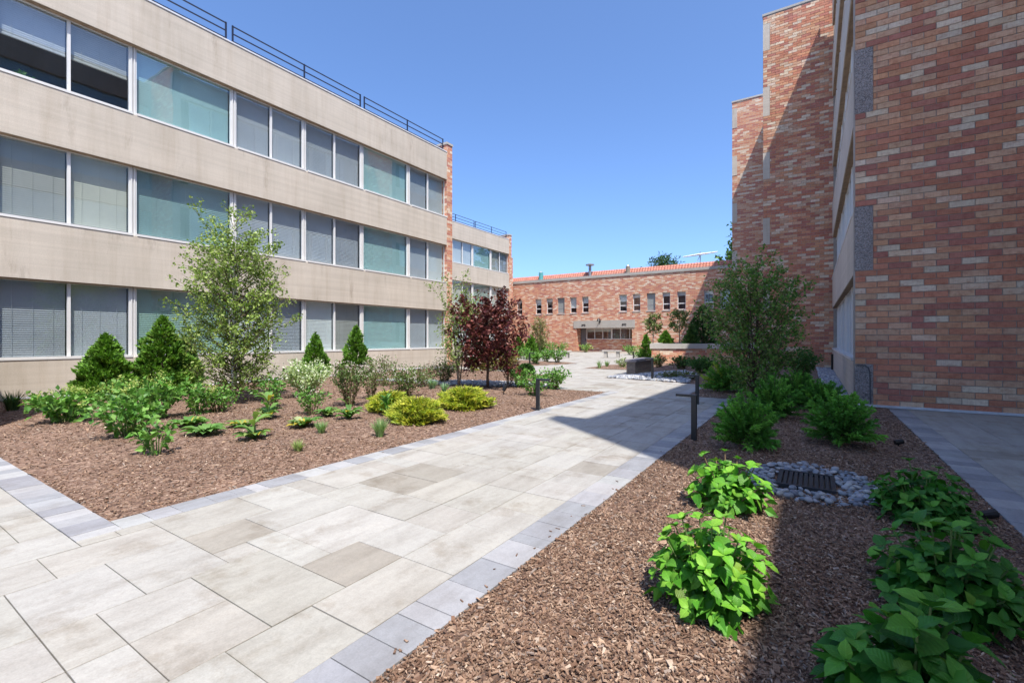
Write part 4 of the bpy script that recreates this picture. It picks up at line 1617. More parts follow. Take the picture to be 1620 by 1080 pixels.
def shrub(name, label, px, py, h, rad, pal, seed, nstem=26, nl=900, lsize=0.06, w=0.3, cat='shrub', flowers=None, group=None, z=None, loose=0.10, spread=1.0, stem='stem', wts=None, xy=None, flat=0.35, floww=0.4):
    """leafy shrub: many stems from one root, leaves along their upper part, optional blossoms at the tips"""
    t = shrub_empty(name, label, cat, px, py, group, z, xy)
    rng = np.random.default_rng(seed)
    L = Vector(t.location)
    m = MB()
    tips, segs = [], []
    for s in range(nstem):
        a = s * 2.39996 + rng.uniform(-0.4, 0.4)
        q = math.sqrt((s + 0.5) / nstem) * rng.uniform(0.75, 1.08)
        top = np.array([math.cos(a) * rad * q * spread, math.sin(a) * rad * q * spread, h * (1 - flat * q * q) * rng.uniform(0.75, 1.03)])
        b0 = np.array([math.cos(a) * rad * 0.12, math.sin(a) * rad * 0.12, -0.03])
        mid = np.array([top[0] * 0.45, top[1] * 0.45, top[2] * 0.6])
        m.tube([L + Vector(b0), L + Vector(mid), L + Vector(top)], [0.007, 0.005, 0.002], 4, cap=False)
        segs.append((b0, mid, top))
        tips.append(top)
    m.build('stems', M[stem], t)
    idx = rng.integers(0, nstem, nl)
    tt = rng.beta(1.9, 0.85, nl)[:, None]
    A, B, C = (np.array([s[k] for s in segs])[idx] for k in range(3))
    P = A * (1 - tt) ** 2 + 2 * B * tt * (1 - tt) + C * tt * tt
    P = P + rng.normal(0, loose * rad, (nl, 3)) * tt
    P[:, 2] = np.maximum(P[:, 2], 0.01)
    T = unit(unit(P * np.array([1, 1, 0.4]) + 1e-4) * 0.6 + rng.normal(0, 0.55, (nl, 3)) + np.array([0, 0, 0.25]))
    S = lsize * rng.uniform(0.55, 1.2, nl)
    foliage('foliage', t, P, T, S, pick_cols(rng, nl, pal, wts), rng, 'leaf', w=w, fold=0.10, upness=1.2, droop=0.12)
    if flowers:
        nf, fs, fp, clump = flowers
        ti = np.array(tips)[rng.integers(0, nstem, nf)]
        Pf = np.repeat(ti, clump, 0) + rng.normal(0, fs * 1.1, (nf * clump, 3)) + np.array([0, 0, fs * 0.9])
        Tf = rand_dirs(rng, nf * clump, -0.1)
        foliage('blossom', t, Pf, Tf, np.full(nf * clump, fs) * rng.uniform(0.6, 1.1, nf * clump), pick_cols(rng, nf * clump, fp, None, 0.1), rng, 'petal', w=floww, fold=0.08, upness=0.3)
    return t


def tuft(name, label, px, py, h, rad, pal, seed, n=130, w=0.006, cat='grass tuft', group=None):
    t = shrub_empty(name, label, cat, px, py, group)
    rng = np.random.default_rng(seed)
    a = rng.uniform(0, 6.28, n)
    r0 = rad * 0.25 * np.sqrt(rng.random(n))
    ln = rng.uniform(0.6, 1.05, n) * h
    lean = rng.uniform(0.1, 0.75, n)
    d = np.stack([np.cos(a), np.sin(a)], 1)
    sd = np.stack([-np.sin(a), np.cos(a), np.zeros(n)], 1) * w
    V = []
    for k, f in enumerate((0.0, 0.5, 1.0)):
        out = r0 + rad * lean * f ** 1.8
        p = np.stack([d[:, 0] * out, d[:, 1] * out, ln * (f - 0.25 * lean * f * f)], 1)
        ww = (1.0, 0.75, 0.08)[k]
        V += [p - sd * ww, p + sd * ww]
    V = np.stack(V, 1).reshape(-1, 3)
    Fq = (np.array([(0, 1, 3, 2), (2, 3, 5, 4)])[None] + (np.arange(n) * 6)[:, None, None]).reshape(-1, 4)
    o = link('blades', np_mesh('blades', V, Fq, M['leaf'], np.repeat(pick_cols(rng, n, pal), 6, 0)), t)
    o['kind'] = 'stuff'
    return t


def rosette(name, label, px, py, h, rad, pal, seed, n=26, lw=0.22, cat='perennial', group=None, tall=0, wts=None):
    """arching strap or hosta-like leaves from one crown; tall adds a leafy upright stem"""
    t = shrub_empty(name, label, cat, px, py, group)
    rng = np.random.default_rng(seed)
    a = np.arange(n) * 2.39996 + rng.uniform(-0.3, 0.3, n)
    ln = rad * rng.uniform(0.7, 1.15, n)
    hh = h * rng.uniform(0.5, 1.05, n)
    d = np.stack([np.cos(a), np.sin(a), np.zeros(n)], 1)
    sd = np.stack([-np.sin(a), np.cos(a), np.zeros(n)], 1)
    z0 = np.where(np.arange(n) < n - tall, 0.0, rng.uniform(0.1, 0.9, n) * h * 1.5)
    V = []
    wd = (0.12, 0.8, 1.0, 0.6, 0.03)
    for k, f in enumerate((0.0, 0.3, 0.55, 0.8, 1.0)):
        p = d * (ln * f)[:, None] + np.array([0, 0, 1.0]) * (z0 + hh * (1.9 * f - 1.25 * f * f))[:, None]
        ww = (ln * lw * wd[k])[:, None] * sd
        V += [p - ww + np.array([0, 0, 0.03]) * wd[k] * ln[:, None] * 3, p + np.array([0, 0, 0.0]), p + ww + np.array([0, 0, 0.03]) * wd[k] * ln[:, None] * 3]
    V = np.stack(V, 1).reshape(-1, 3)
    fs = []
    for k in range(4):
        b = k * 3
        fs += [(b, b + 1, b + 4, b + 3), (b + 1, b + 2, b + 5, b + 4)]
    Fq = (np.array(fs)[None] + (np.arange(n) * 15)[:, None, None]).reshape(-1, 4)
    o = link('foliage', np_mesh('foliage', V, Fq, M['leaf'], np.repeat(pick_cols(rng, n, pal, wts), 15, 0), True), t)
    o['kind'] = 'stuff'
    L = Vector(t.location)
    MB().tube([L + Vector((0, 0, -0.03)), L + Vector((0.01, 0, max(0.06, h * (1.5 if tall else 0.4))))], [0.008, 0.003], 5).build('stem', M['stem_green'], t)
    return t


# ---- near hydrangeas: every leaf is its own piece
def big_leaf(seed):
    rng = random.Random(seed)
    V, UVS, Fq = [], [], []
    rows = 8
    curl, cup, tw = rng.uniform(0.16, 0.44), rng.uniform(0.16, 0.38), rng.uniform(-0.4, 0.4)
    for i in range(rows):
        f = i / (rows - 1)
        w = 0.345 * math.sin(math.pi * min(1, f * 0.97 + 0.03) ** 0.80) ** 0.85 * (1.0 if f < 0.75 else 1 - 0.35 * ((f - 0.75) / 0.25))
        z = 0.20 * math.sin(f * 1.8) * curl - curl * f * f
        ang = tw * f
        for s in (-1, -0.5, 0, 0.5, 1):
            ww = w * s * (1 + (0.05 if i % 2 else -0.04) * abs(s))
            zz = z + cup * abs(s) * w * (1.1 - f) + 0.012 * math.sin(i * 2.1 + s * 3)
            V.append((ww * math.cos(ang), 0.06 + f * 0.94, zz + ww * math.sin(ang)))
            UVS.append((s * w, f, 0))
    for i in range(rows - 1):
        for s in range(4):
            a = i * 5 + s
            Fq.append((a, a + 1, a + 6, a + 5))
    me = bpy.data.meshes.new('leaf')
    me.from_pydata(V, [], Fq)
    at = me.attributes.new('LeafUV', 'FLOAT_VECTOR', 'POINT')
    at.data.foreach_set('vector', np.array(UVS, dtype=np.float32).ravel())
    for p in me.polygons:
        p.use_smooth = True
    me.materials.append(M['big_leaf'])
    return me


LEAVES = [big_leaf(i) for i in range(12)]
HYD_SUNLIT = [(0.09, 0.30, 0.024), (0.115, 0.345, 0.028), (0.07, 0.24, 0.022), (0.16, 0.40, 0.04)]  # lighter copy of the leaf greens for plants standing in sun
HYD_SHADED = [(0.042, 0.19, 0.022), (0.058, 0.23, 0.026), (0.032, 0.15, 0.02), (0.085, 0.28, 0.03)]  # darker copy, shade painted into the leaf colour of the shaded plants


def hydrangea(label, px, py, h, rad, leaf, nst, pal, seed, nodes=2, lower=0.62, pinkstem=False, sparse=1.0, loose=0.1, inner=220):
    t = shrub_empty('hydrangea', label, 'hydrangea', px, py, 'leafy hydrangeas in the near mulch bed')
    rng = random.Random(seed)
    L = Vector(t.location)
    sm = MB()
    cnt = 0
    for s in range(nst):
        # shoot tips spread evenly over a dome
        a = s * 2.39996 + rng.uniform(-0.25, 0.25)
        se = 1 - (s + 0.5) / nst * 1.02
        ce = math.sqrt(max(0, 1 - se * se))
        kr = 1 + rng.uniform(-loose, loose * 0.6)
        tip = Vector((math.cos(a) * rad * ce * kr * 0.84, math.sin(a) * rad * ce * kr * 0.84, h * (0.20 + 0.74 * max(0, se)) * (1 + rng.uniform(-loose, loose))))
        hs = tip.z
        b0 = Vector((math.cos(a) * rad * 0.16, math.sin(a) * rad * 0.16, -0.02))
        mid = Vector((tip.x * 0.6, tip.y * 0.6, hs * 0.5))
        pts = [b0.lerp(mid, f * 2) if f < 0.5 else mid.lerp(tip, f * 2 - 1) for f in (0, 0.25, 0.5, 0.75, 1)]
        sm.tube([L + p for p in pts], [0.006, 0.0055, 0.005, 0.004, 0.003], 5, cap=False)
        axis = ((tip - mid).normalized() * 0.45 + Vector((tip.x / rad, tip.y / rad, 0.55 + 0.5 * max(0, se))) * 0.8).normalized()
        th = rng.uniform(0, 3.14)
        for k in range(nodes + 1):
            f = lower + (1 - lower) * k / nodes
            p = mid.lerp(tip, f * 2 - 1) if f > 0.5 else b0.lerp(mid, f * 2)
            th += math.pi / 2 + rng.uniform(-0.2, 0.2)
            last = k == nodes
            for side in range(4 if last else 2):
                if not last and rng.random() > sparse:
                    continue
                an = th + (math.pi / 2 if last else math.pi) * side
                sz = leaf * rng.uniform(0.75, 1.15) * (rng.uniform(0.40, 0.72) if last else (1.0 if k < nodes - 1 else 0.92))
                e1 = Vector((0, 0, 1)).cross(axis)
                e1 = e1.normalized() if e1.length > 1e-3 else Vector((1, 0, 0))
                e2 = axis.cross(e1)
                el = rng.uniform(0.25, 0.8) if last else rng.uniform(-0.45, 0.15)
                d = (e1 * math.cos(an) + e2 * math.sin(an)) * math.cos(el) + axis * math.sin(el)
                # leaves turn their faces to the light: outward and up
                up = (Vector((0, 0, 0.9)) + axis * 0.9 + Vector((rng.uniform(-.35, .35), rng.uniform(-.35, .35), 0))).normalized()
                d = d.normalized()
                xa = d.cross(up)
                if xa.length < 1e-3:
                    continue
                xa.normalize()
                za = xa.cross(d)
                mt = Matrix((xa, d, za)).transposed().to_4x4()
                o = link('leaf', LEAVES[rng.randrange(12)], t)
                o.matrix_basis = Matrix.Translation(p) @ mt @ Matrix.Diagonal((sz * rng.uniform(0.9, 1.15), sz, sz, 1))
                c = rng.choice(pal)
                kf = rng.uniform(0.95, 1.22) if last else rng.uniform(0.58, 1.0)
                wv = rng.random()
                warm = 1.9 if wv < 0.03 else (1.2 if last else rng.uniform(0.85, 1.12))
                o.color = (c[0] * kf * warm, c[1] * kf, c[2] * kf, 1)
                cnt += 1
    sm.build('stems', M['stem'] if pinkstem else M['stem_green'], t)
    rg = np.random.default_rng(seed + 500)
    ni = inner
    dirs = rand_dirs(rg, ni, 0.0)
    rr = rg.uniform(0.35, 0.86, ni)[:, None]
    P = dirs * rr * np.array([rad * 0.9, rad * 0.9, h * 0.84]) + np.array([0, 0, h * 0.06])
    T = unit(dirs * np.array([1, 1, 0.2]) + rg.normal(0, 0.5, (ni, 3)))
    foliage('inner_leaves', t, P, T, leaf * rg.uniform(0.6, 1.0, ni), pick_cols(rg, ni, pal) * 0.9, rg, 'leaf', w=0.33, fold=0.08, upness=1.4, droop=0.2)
    return t


hydrangea('bright green hydrangea in full sun with dense rounded mass of leaves', 1123, 972, 0.39, 0.275, 0.086, 37, HYD_SUNLIT, 1, loose=0.05, inner=420)
hydrangea('sunlit hydrangea with two loose clumps next to the drain grate stones', 1152, 812, 0.37, 0.31, 0.100, 29, HYD_SUNLIT, 2, 3, 0.45, True, 0.9, 0.24, 160)
hydrangea('dark green hydrangea in shade beside the river stones and side paving', 1458, 832, 0.35, 0.32, 0.100, 36, HYD_SHADED, 3, loose=0.15)
hydrangea('largest shaded hydrangea between two other dark hydrangeas', 1500, 975, 0.38, 0.30, 0.108, 36, HYD_SHADED, 4, loose=0.15)
hydrangea('shaded hydrangea with very large upright leaves at the bed end', 1440, 1180, 0.36, 0.235, 0.140, 20, HYD_SHADED, 5, loose=0.2)

# ---- feathery conifers in the shaded bed
FC = [(0.085, 0.24, 0.032), (0.115, 0.30, 0.040), (0.15, 0.35, 0.048), (0.06, 0.18, 0.028)]


def plume_conifer(label, px, py, h, rad, seed, pal, plumes=72, per=105, size=0.072):
    """loose evergreen: feathery plumes fanning out of one base"""
    t = shrub_empty('feathery_conifer', label, 'conifer', px, py)
    rng = np.random.default_rng(seed)
    L = Vector(t.location)
    m = MB()
    Ps, Ts, Ss, Cs = [], [], [], []
    for k in range(plumes):
        a = k * 2.39996 + rng.uniform(-0.4, 0.4)
        se = 1 - (k + 0.5) / plumes * 1.04
        ce = math.sqrt(max(0.0, 1 - se * se))
        kr = rng.uniform(0.78, 1.08)
        tip = np.array([math.cos(a) * rad * ce * kr, math.sin(a) * rad * ce * kr, h * (0.14 + 0.86 * max(0.0, se) ** 0.8) * rng.uniform(0.8, 1.08)])
        b0 = np.array([tip[0] * 0.12, tip[1] * 0.12, min(0.03 + 0.25 * tip[2], tip[2])])
        mid = (b0 + tip) / 2 + np.array([0, 0, 0.10 * rad])
        m.tube([L + Vector(b0), L + Vector(mid), L + Vector(tip)], [0.006, 0.004, 0.0015], 4, cap=False)
        tt = rng.beta(1.6, 1.0, per)[:, None]
        P = b0 * (1 - tt) ** 2 + 2 * mid * tt * (1 - tt) + tip * tt * tt
        ax = unit(2 * (1 - tt) * (mid - b0) + 2 * tt * (tip - mid))
        wd = (1.15 - tt)
        T = unit(ax * 0.9 + rng.normal(0, 0.55, (per, 3)) * np.array([1, 1, 0.6]))
        s_ = size * rng.uniform(0.55, 1.2, per) * (0.6 + 0.6 * wd[:, 0])
        c = pick_cols(rng, 1, pal)[0]
        Ps.append(P)
        Ts.append(T)
        Ss.append(s_)
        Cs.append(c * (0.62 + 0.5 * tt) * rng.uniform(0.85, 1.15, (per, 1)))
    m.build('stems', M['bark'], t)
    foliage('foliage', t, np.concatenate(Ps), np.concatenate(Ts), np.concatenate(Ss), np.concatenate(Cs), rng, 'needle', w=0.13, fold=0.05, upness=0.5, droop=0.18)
    return t


FC2 = [(0.10, 0.29, 0.035), (0.14, 0.36, 0.045), (0.18, 0.42, 0.055), (0.075, 0.22, 0.03)]
plume_conifer('feathery green conifer shrub beside the black path light', 1180, 714, 0.60, 0.33, 31, FC2)
plume_conifer('feathery green conifer shrub close to the side paving and brick wall', 1330, 712, 0.58, 0.36, 32, FC2)
plume_conifer('feathery conifer shrub half hidden behind the one by the path light', 1222, 668, 0.62, 0.36, 33, FC2)
plume_conifer('feathery conifer shrub under the slim tree by the pebble strip', 1262, 648, 0.66, 0.38, 34, FC2)
plume_conifer('feathery conifer shrub against the end of the pebble strip', 1300, 655, 0.52, 0.33, 37, FC2)
plume_conifer('yellow tipped feathery conifer where the bed widens', 1148, 622, 0.66, 0.52, 35, FC2 + [(0.34, 0.44, 0.05)], 80, 100, 0.085)
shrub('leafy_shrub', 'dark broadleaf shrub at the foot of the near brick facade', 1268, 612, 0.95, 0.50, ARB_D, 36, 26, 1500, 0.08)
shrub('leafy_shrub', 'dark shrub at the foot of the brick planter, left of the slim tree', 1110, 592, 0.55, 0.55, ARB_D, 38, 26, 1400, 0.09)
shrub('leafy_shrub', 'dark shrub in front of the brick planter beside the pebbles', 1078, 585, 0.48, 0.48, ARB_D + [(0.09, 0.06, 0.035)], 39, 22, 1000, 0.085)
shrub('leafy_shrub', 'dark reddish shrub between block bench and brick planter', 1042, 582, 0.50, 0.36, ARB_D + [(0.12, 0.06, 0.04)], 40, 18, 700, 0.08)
shrub('low_shrub', 'low groundcover clump at the edge of the river pebbles', 1062, 601, 0.20, 0.38, [(0.07, 0.13, 0.03), (0.12, 0.17, 0.04), (0.16, 0.14, 0.06)], 41, 18, 500, 0.06)
shrub('low_shrub', 'low groundcover clump beside the path corner by the pebbles', 1092, 603, 0.18, 0.36, [(0.07, 0.13, 0.03), (0.14, 0.17, 0.04), (0.16, 0.14, 0.06)], 42, 18, 500, 0.06)

# ---- trees
OVAL = lambda f: math.sin(math.pi * min(1, max(0, (f - 0.02) / 1.02)) ** 0.8) ** 0.7
BIRCH_L = [(0.20, 0.30, 0.055), (0.28, 0.37, 0.075), (0.14, 0.22, 0.045), (0.36, 0.43, 0.14)]
tree('birch_tree', 'tall young birch with white trunk and airy green crown by the beige block', 370, 640, 3.38, BIRCH_L, 51, 'birch', 4, lambda f: OVAL(f * 0.9 + 0.06), 0.92, 0.05, 46, 17500, 0.052, trunk_r=0.032, jit_r=0.07, offs=(-0.05, 0.0), w=0.32, rise=0.75)
tree('birch_tree', 'thin sparse birch between the beige block and the purple tree', 726, 616, 2.42, [(0.24, 0.33, 0.09), (0.30, 0.38, 0.12), (0.17, 0.25, 0.06)], 52, 'bark_pale', 3, lambda f: 0.9 - 0.4 * f, 0.75, 0.10, 18, 2800, 0.060, trunk_r=0.02, w=0.30, rise=1.3)
MAP = [(0.105, 0.024, 0.026), (0.15, 0.038, 0.036), (0.075, 0.018, 0.022), (0.24, 0.085, 0.07)]
tree('purple_maple', 'purple leaved small tree with rounded dark crown', 772, 617, 1.86, MAP, 53, 'bark', 1, lambda f: OVAL(min(1, f * 0.86)), 0.84, 0.22, 64, 6200, 0.085, trunk_r=0.034, w=0.36, rise=0.55)
SER = [(0.12, 0.26, 0.045), (0.17, 0.32, 0.06), (0.085, 0.19, 0.04), (0.22, 0.26, 0.085)]
tree('slim_tree', 'slim multi stemmed tree in front of the tall brick block', 1192, 640, 2.45, SER, 54, 'bark', 4, lambda f: OVAL(f * 0.82 + 0.1), 0.86, 0.06, 34, 10500, 0.058, trunk_r=0.02, rise=1.05, jit_r=0.09)
tree('columnar_tree', 'pale columnar young tree against the tiled brick building', *(848, 560), 2.6, [(0.22, 0.22, 0.08), (0.28, 0.26, 0.10), (0.18, 0.15, 0.07)], 55, 'bark_pale', 2, lambda f: OVAL(f), 0.75, 0.15, 26, 2000, 0.11, trunk_r=0.025, rise=1.2, xy=(-16.2, 28.6))
for k, (px_, zt_, lab, sd) in enumerate(((1033, 507, 'small oval tree behind the sunlit end of the brick planter', 56), (1075, 505, 'fuller oval tree behind the middle of the brick planter', 57))):
    xx, _z = atY(px_, 540, 26.0)
    tree('oval_tree', lab, 0, 0, 1.65 + 0.1 * k, [(0.16, 0.22, 0.06), (0.21, 0.27, 0.09), (0.22, 0.18, 0.10)] if k == 0 else [(0.12, 0.21, 0.05), (0.18, 0.28, 0.07), (0.2, 0.2, 0.08)], sd, 'bark_pale', 1, lambda f: OVAL(f * 0.9 + 0.1), 0.52 + 0.12 * k, 0.28, 22, 1500, 0.10, trunk_r=0.03, xy=(xx, 26.0), z=0.84, rise=1.2)
# large trees beyond the roofs
tree('pine_tree', 'distant pine top above the tiled roof beside the antenna', 0, 0, 10.9, [(0.045, 0.10, 0.03), (0.07, 0.14, 0.04), (0.035, 0.07, 0.025)], 58, 'bark', 1, lambda f: 1.0 - 0.62 * f ** 2, 3.4, 0.45, 34, 5200, 0.42, trunk_r=0.22, xy=(-15.3, 58.0), z=0.0, rise=0.25, w=0.16, jit_r=0.16)
tree('shade_tree', 'leafy tree reaching out from behind the brick block above the tiled roof', 0, 0, 14.2, [(0.08, 0.17, 0.04), (0.12, 0.22, 0.05), (0.05, 0.11, 0.03)], 59, 'bark', 1, lambda f: OVAL(f), 4.4, 0.4, 30, 6000, 0.40, trunk_r=0.25, xy=(-4.3, 53.0), z=0.0, rise=0.3, jit_r=0.10)

# ---- evergreens along the beige block
conifer('arborvitae', 'broad bushy arborvitae cone below the first beige windows', 168, 634, 1.28, 0.53, ARB, 61, 3600, 0.105)
conifer('arborvitae', 'arborvitae cone with bright tips beside the white birch', 258, 628, 1.62, 0.62, ARB + [(0.16, 0.26, 0.04)], 62, 4200, 0.105)
conifer('arborvitae', 'darker arborvitae tucked behind the birch stems', 292, 615, 1.30, 0.42, ARB_D, 63, 2200, 0.105)
conifer('arborvitae', 'narrow arborvitae cone behind the white variegated shrub', 499, 600, 1.36, 0.42, ARB, 64, 2500, 0.095)
conifer('arborvitae', 'narrow arborvitae cone behind the pale blooming rose', 563, 602, 1.55, 0.46, ARB, 65, 2800, 0.095)
for k, (px_, py_, hh, rr, lab) in enumerate(((840, 562, 1.5, 0.55, 'arborvitae beside the columnar young tree'), (820, 563, 1.35, 0.62, 'dark arborvitae behind the purple tree'), (856, 560, 1.5, 0.45, 'narrow arborvitae on the building side of the columnar young tree'))):
    conifer('arborvitae', lab, px_, py_, hh, rr, ARB if k else ARB, 66 + k, 1100, 0.16)
for k, (px_, hh, lab) in enumerate(((1022, 1.55, 'arborvitae at the outer corner of the brick planter'), (1053, 0.62, 'small arborvitae between the two oval trees'))):
    if k == 0:
        conifer('arborvitae', lab, 1022, 567, hh, 0.42, ARB, 69, 900, 0.15)
    else:
        xx, _z = atY(px_, 540, 25.6)
        conifer('arborvitae', lab, 0, 0, 0.85, 0.42, ARB, 70, 900, 0.14, xy=(xx, 25.6), z=0.84)
xx, _z = atY(1112, 540, 26.5)
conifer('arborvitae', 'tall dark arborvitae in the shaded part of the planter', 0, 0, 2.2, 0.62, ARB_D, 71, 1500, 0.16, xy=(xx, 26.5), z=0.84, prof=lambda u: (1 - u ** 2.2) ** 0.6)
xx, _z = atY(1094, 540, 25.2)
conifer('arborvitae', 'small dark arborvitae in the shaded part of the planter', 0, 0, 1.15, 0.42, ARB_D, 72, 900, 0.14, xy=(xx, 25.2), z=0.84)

# ---- gold mounds
gk = dict(prof=mound_prof, lump=0.32, w=0.08, up=0.45, cat='shrub', base=0.02)
conifer('gold_shrub', 'golden threadleaf mound partly behind another golden mound', 618, 656, 0.34, 0.31, GOLD, 81, 1700, 0.12, **gk)
conifer('gold_shrub', 'golden threadleaf mound nearest the green grass tuft', 658, 671, 0.38, 0.34, GOLD, 82, 2200, 0.12, **gk)
conifer('gold_shrub', 'golden threadleaf mound standing alone near the purple tree', 735, 649, 0.40, 0.40, GOLD, 83, 2400, 0.12, **gk)
conifer('gold_shrub', 'golden shrub behind the purple tree trunk', 783, 585, 0.85, 0.85, [(0.33, 0.33, 0.05), (0.24, 0.30, 0.05), (0.36, 0.26, 0.06)], 84, 1500, 0.16, **gk)

# ---- broadleaf shrubs of the left bed
HYM = [(0.10, 0.245, 0.038), (0.135, 0.30, 0.05), (0.07, 0.18, 0.032), (0.20, 0.36, 0.085)]
LIME = [(0.36, 0.45, 0.10), (0.44, 0.50, 0.16)]
shrub('hydrangea_shrub', 'hydrangea with lime flower heads below the broad arborvitae', 100, 674, 0.42, 0.44, HYM, 91, 26, 620, 0.095, 0.36, flowers=(13, 0.028, LIME, 46), stem='stem_green')
shrub('hydrangea_shrub', 'hydrangea with lime flower heads between arborvitae and birch', 248, 668, 0.60, 0.46, HYM, 92, 24, 520, 0.09, 0.36, flowers=(10, 0.030, LIME, 46), stem='stem_green')
shrub('hydrangea_shrub', 'dense green hydrangea alone in front on the open mulch', 205, 698, 0.46, 0.42, HYM, 93, 24, 560, 0.085, 0.36, stem='stem_green')
shrub('hydrangea_shrub', 'small hydrangea with a few broad leaves right on the open mulch', 247, 725, 0.34, 0.20, HYM, 94, 9, 95, 0.085, 0.36, stem='stem_green')
shrub('hydrangea_shrub', 'loose hydrangea with dull flower heads beside the birch trunk', 312, 660, 0.50, 0.34, HYM, 95, 18, 330, 0.08, 0.36, flowers=(5, 0.028, LIME, 40), stem='stem_green')
shrub('leafy_shrub', 'light green leafy shrub right of the birch trunk', 430, 652, 0.52, 0.26, HYM, 96, 16, 380, 0.065)
shrub('leafy_shrub', 'mid green leafy shrub hugging the white birch stems', 345, 655, 0.42, 0.40, HYM, 97, 18, 420, 0.07)
shrub('variegated_shrub', 'white and green variegated shrub in front of a narrow arborvitae', 485, 632, 0.70, 0.56, [(0.62, 0.66, 0.46), (0.70, 0.74, 0.58), (0.40, 0.50, 0.22), (0.18, 0.30, 0.08)], 98, 40, 3600, 0.060, 0.32)
ROSE = [(0.13, 0.20, 0.06), (0.18, 0.25, 0.08), (0.14, 0.10, 0.06), (0.10, 0.16, 0.05)]
PINK = [(0.70, 0.58, 0.56), (0.78, 0.70, 0.68), (0.62, 0.48, 0.47)]
shrub('flowering_shrub', 'pale pink flowering shrub below the second narrow arborvitae', 553, 646, 0.78, 0.36, ROSE, 99, 24, 1150, 0.055, flowers=(42, 0.026, PINK, 9), loose=0.12, flat=0.2)
shrub('flowering_shrub', 'pinkish flowering shrub with bronze leaves behind the golden mounds', 640, 632, 0.60, 0.48, ROSE + [(0.10, 0.15, 0.04)], 100, 30, 1500, 0.055, flowers=(34, 0.026, PINK, 8), loose=0.12)
shrub('flowering_shrub', 'thin pink blooming shrub against the beige wall behind the golden mounds', 605, 614, 0.66, 0.40, ROSE, 101, 18, 800, 0.055, flowers=(30, 0.028, PINK, 8), loose=0.14, flat=0.15)
shrub('flowering_shrub', 'purple tinged flowering shrub beside the thin sparse birch', 703, 610, 0.62, 0.42, ROSE + [(0.11, 0.05, 0.05)], 102, 24, 1000, 0.06, flowers=(24, 0.026, PINK, 8), loose=0.12)
shrub('flowering_shrub', 'green stemmed shrub with small blooms under the variegated shrub', 492, 660, 0.46, 0.30, HYM + [(0.16, 0.2, 0.08)], 103, 14, 360, 0.06, flowers=(8, 0.022, PINK, 8))
shrub('leafy_shrub', 'dark green shrub with glossy leaves at the path light, left half', 845, 630, 0.44, 0.36, HYM, 104, 22, 640, 0.07)
shrub('leafy_shrub', 'bright green shrub with glossy leaves behind the path light, right half', 876, 616, 0.52, 0.42, HYM, 105, 22, 700, 0.075)
shrub('leafy_shrub', 'green shrub under the reddish one beside the purple tree', 822, 616, 0.50, 0.32, HYM, 106, 20, 520, 0.07)
shrub('red_shrub', 'bronze red leaved small shrub at the foot of the purple tree', 806, 614, 0.86, 0.34, [(0.18, 0.06, 0.05), (0.22, 0.10, 0.06), (0.12, 0.10, 0.04)], 107, 16, 420, 0.06, flat=0.2)
conifer('boxwood', 'little round clipped boxwood beside the paving', 832, 594, 0.38, 0.31, [(0.045, 0.12, 0.025), (0.07, 0.16, 0.03)], 108, 900, 0.07, mound_prof, lump=0.06, w=0.3, cat='shrub')
shrub('hydrangea_shrub', 'hydrangea with lime heads against the second beige window post', 190, 652, 0.48, 0.40, HYM, 153, 20, 460, 0.085, 0.36, flowers=(9, 0.028, LIME, 44), stem='stem_green')
shrub('flowering_shrub', 'tall thin pale blooming shrub behind the golden mounds and rose', 588, 634, 0.62, 0.30, ROSE, 154, 16, 520, 0.055, flowers=(26, 0.026, PINK, 8), loose=0.14, flat=0.15)
shrub('flowering_shrub', 'bronze flowering shrub between golden mounds and purple tree', 672, 614, 0.52, 0.46, ROSE + [(0.2, 0.11, 0.08)], 155, 22, 800, 0.06, flowers=(16, 0.026, PINK, 8), loose=0.12)
# ---- far beds
for k, (px_, py_, r_, lab) in enumerate(((846, 577, 0.36, 'rounded shrub at the head of the far hydrangea row'), (864, 573, 0.5, 'white flecked hydrangea in the middle of the far row'), (882, 575, 0.55, 'white flecked hydrangea at the end of the far row'))):
    shrub('far_hydrangea', lab, px_, py_, 0.62 if k else 0.5, r_, HYM, 110 + k, 20, 420, 0.12, flowers=(8, 0.03, [(0.6, 0.62, 0.5)], 8) if k else None)
for k, (px_, py_, h_, r_, pal_, lab) in enumerate((
        (812, 575, 0.75, 0.8, HYM, 'green mound shrub behind the bronze red shrub'), (798, 572, 0.9, 0.8, HYM, 'taller green shrub behind the purple tree'),
        (832, 569, 0.6, 0.6, HYM, 'round green shrub under the far arborvitae'), (860, 557.5, 0.55, 0.7, [(0.14, 0.05, 0.05), (0.2, 0.09, 0.07)], 'low red shrubs against the tiled brick building'),
        (872, 556.5, 0.8, 0.7, HYM, 'small green shrub against the sunlit brick left of the entrance'), (888, 556.8, 0.85, 0.8, HYM, 'fuller green shrub next to the grey entrance door'),
        (926, 557.5, 0.8, 0.7, HYM + LIME, 'lime green shrub in front of the entrance'), (998, 561.5, 0.75, 0.75, HYM, 'green shrub between slab bench and brick planter'),
        (1012, 566, 0.45, 0.6, HYM + [(0.3, 0.4, 0.15)], 'pale low shrub by the corner of the brick planter'), (985, 582, 0.34, 0.36, [(0.2, 0.3, 0.08), (0.28, 0.36, 0.12)], 'wispy light shrub in the small mulch island'))):
    shrub('far_shrub', lab, px_, py_, h_, r_, pal_, 120 + k, 20, 360, 0.13 if py_ < 580 else 0.07)
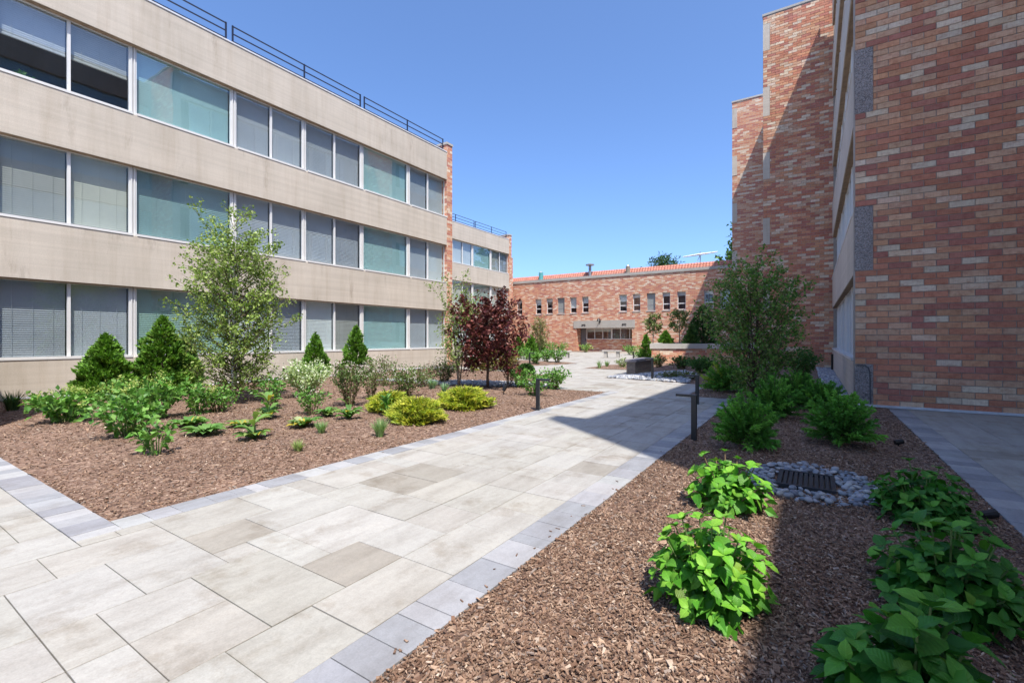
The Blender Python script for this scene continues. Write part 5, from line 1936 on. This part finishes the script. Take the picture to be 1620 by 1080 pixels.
# ---- perennials and grasses
PER = [(0.10, 0.22, 0.05), (0.15, 0.28, 0.07), (0.22, 0.30, 0.09), (0.40, 0.32, 0.04)]
PW = [4, 4, 2, 0.5]
rosette('perennial', 'broad leaved perennial with a yellowing leaf on open mulch', 402, 702, 0.16, 0.21, PER, 131, 22, tall=8, wts=[4, 4, 2, 1.2])
rosette('perennial', 'strappy perennial in front of the birch on open mulch', 325, 694, 0.14, 0.25, PER, 132, 24, wts=PW)
rosette('perennial', 'strappy perennial nearest the birch foot', 300, 682, 0.16, 0.24, PER, 133, 22, wts=PW)
rosette('perennial', 'upright perennial in front of the light green leafy shrub', 424, 668, 0.20, 0.22, PER, 134, 24, tall=8, wts=PW)
rosette('perennial', 'arching perennial with stripy leaves below the variegated shrub', 480, 682, 0.16, 0.22, PER + [(0.4, 0.46, 0.22)], 135, 26)
rosette('perennial', 'arching perennial right of the variegated shrub', 517, 664, 0.18, 0.20, PER, 136, 24, wts=PW)
rosette('perennial', 'dark leafed perennial below the pale pink flowering shrub', 552, 670, 0.20, 0.20, PER, 137, 26, tall=6, wts=PW)
rosette('perennial', 'small perennial with a yellow leaf left of the broad leaved one', 383, 681, 0.13, 0.19, PER, 138, 18, wts=[3, 3, 2, 1.5])
rosette('perennial', 'leafy perennial between golden mound and green grass tuft', 612, 664, 0.22, 0.13, HYM, 139, 22, tall=14)
GR = [(0.17, 0.30, 0.10), (0.24, 0.38, 0.14), (0.30, 0.42, 0.18)]
tuft('grass_tuft', 'green grass tuft in front of the golden mounds', 601, 693, 0.25, 0.15, GR, 141, 170)
tuft('grass_tuft', 'green grass tuft on open mulch below the stripy perennial', 508, 693, 0.18, 0.12, GR, 142, 120)
tuft('grass_tuft', 'faint yellow green grass tuft closest to the path', 472, 720, 0.14, 0.12, [(0.24, 0.33, 0.10), (0.32, 0.37, 0.14)], 143, 90)
tuft('grass_tuft', 'dark grass tuft in the shadow by the beige wall', 20, 655, 0.34, 0.26, [(0.06, 0.14, 0.05), (0.10, 0.18, 0.06)], 144, 170, 0.008)
tuft('grass_tuft', 'blue green grass tuft beside the bronze flowering shrub', 684, 619, 0.26, 0.22, [(0.2, 0.34, 0.2), (0.26, 0.38, 0.2)], 145, 130, 0.010)
tuft('grass_tuft', 'grass tuft at the point of the small mulch island', 948, 583.5, 0.36, 0.2, GR, 146, 60, 0.014)
tuft('grass_tuft', 'thin grass tuft in the middle of the small mulch island', 960, 582.5, 0.28, 0.2, GR, 147, 50, 0.014)
tuft('grass_tuft', 'blue green grass tuft next to the golden mound by the pebbles', 703, 624, 0.22, 0.18, [(0.2, 0.34, 0.2), (0.26, 0.38, 0.2)], 148, 110, 0.009)
tuft('grass_tuft', 'tiny sprout in the mulch below the bright hydrangea', 1147, 826, 0.05, 0.04, GR, 149, 16, 0.004)
# plant pot on the sill behind the raised blind of the top floor
pt = thing('potted_plant', 'white pot with green leaves behind the raised top floor blind', 'plant pot', (-13.12, 2.58, sill(2) + 0.052))
MB().box(-13.6, -13.0, 2.1, 3.85, sill(2) - 0.03, sill(2) + 0.05).build('window_board', M['room'], lb)
MB().tube([(-13.12, 2.58, sill(2) + 0.053), (-13.12, 2.58, sill(2) + 0.15)], [0.055, 0.075], 12).build('pot', M['pot'], pt)
rg = np.random.default_rng(7)
foliage('foliage', pt, rg.normal(0, 0.05, (60, 3)) + np.array([0, -0.12, 0.10]), rand_dirs(rg, 60, -0.2), np.full(60, 0.09), pick_cols(rg, 60, HYM), rg, w=0.3)
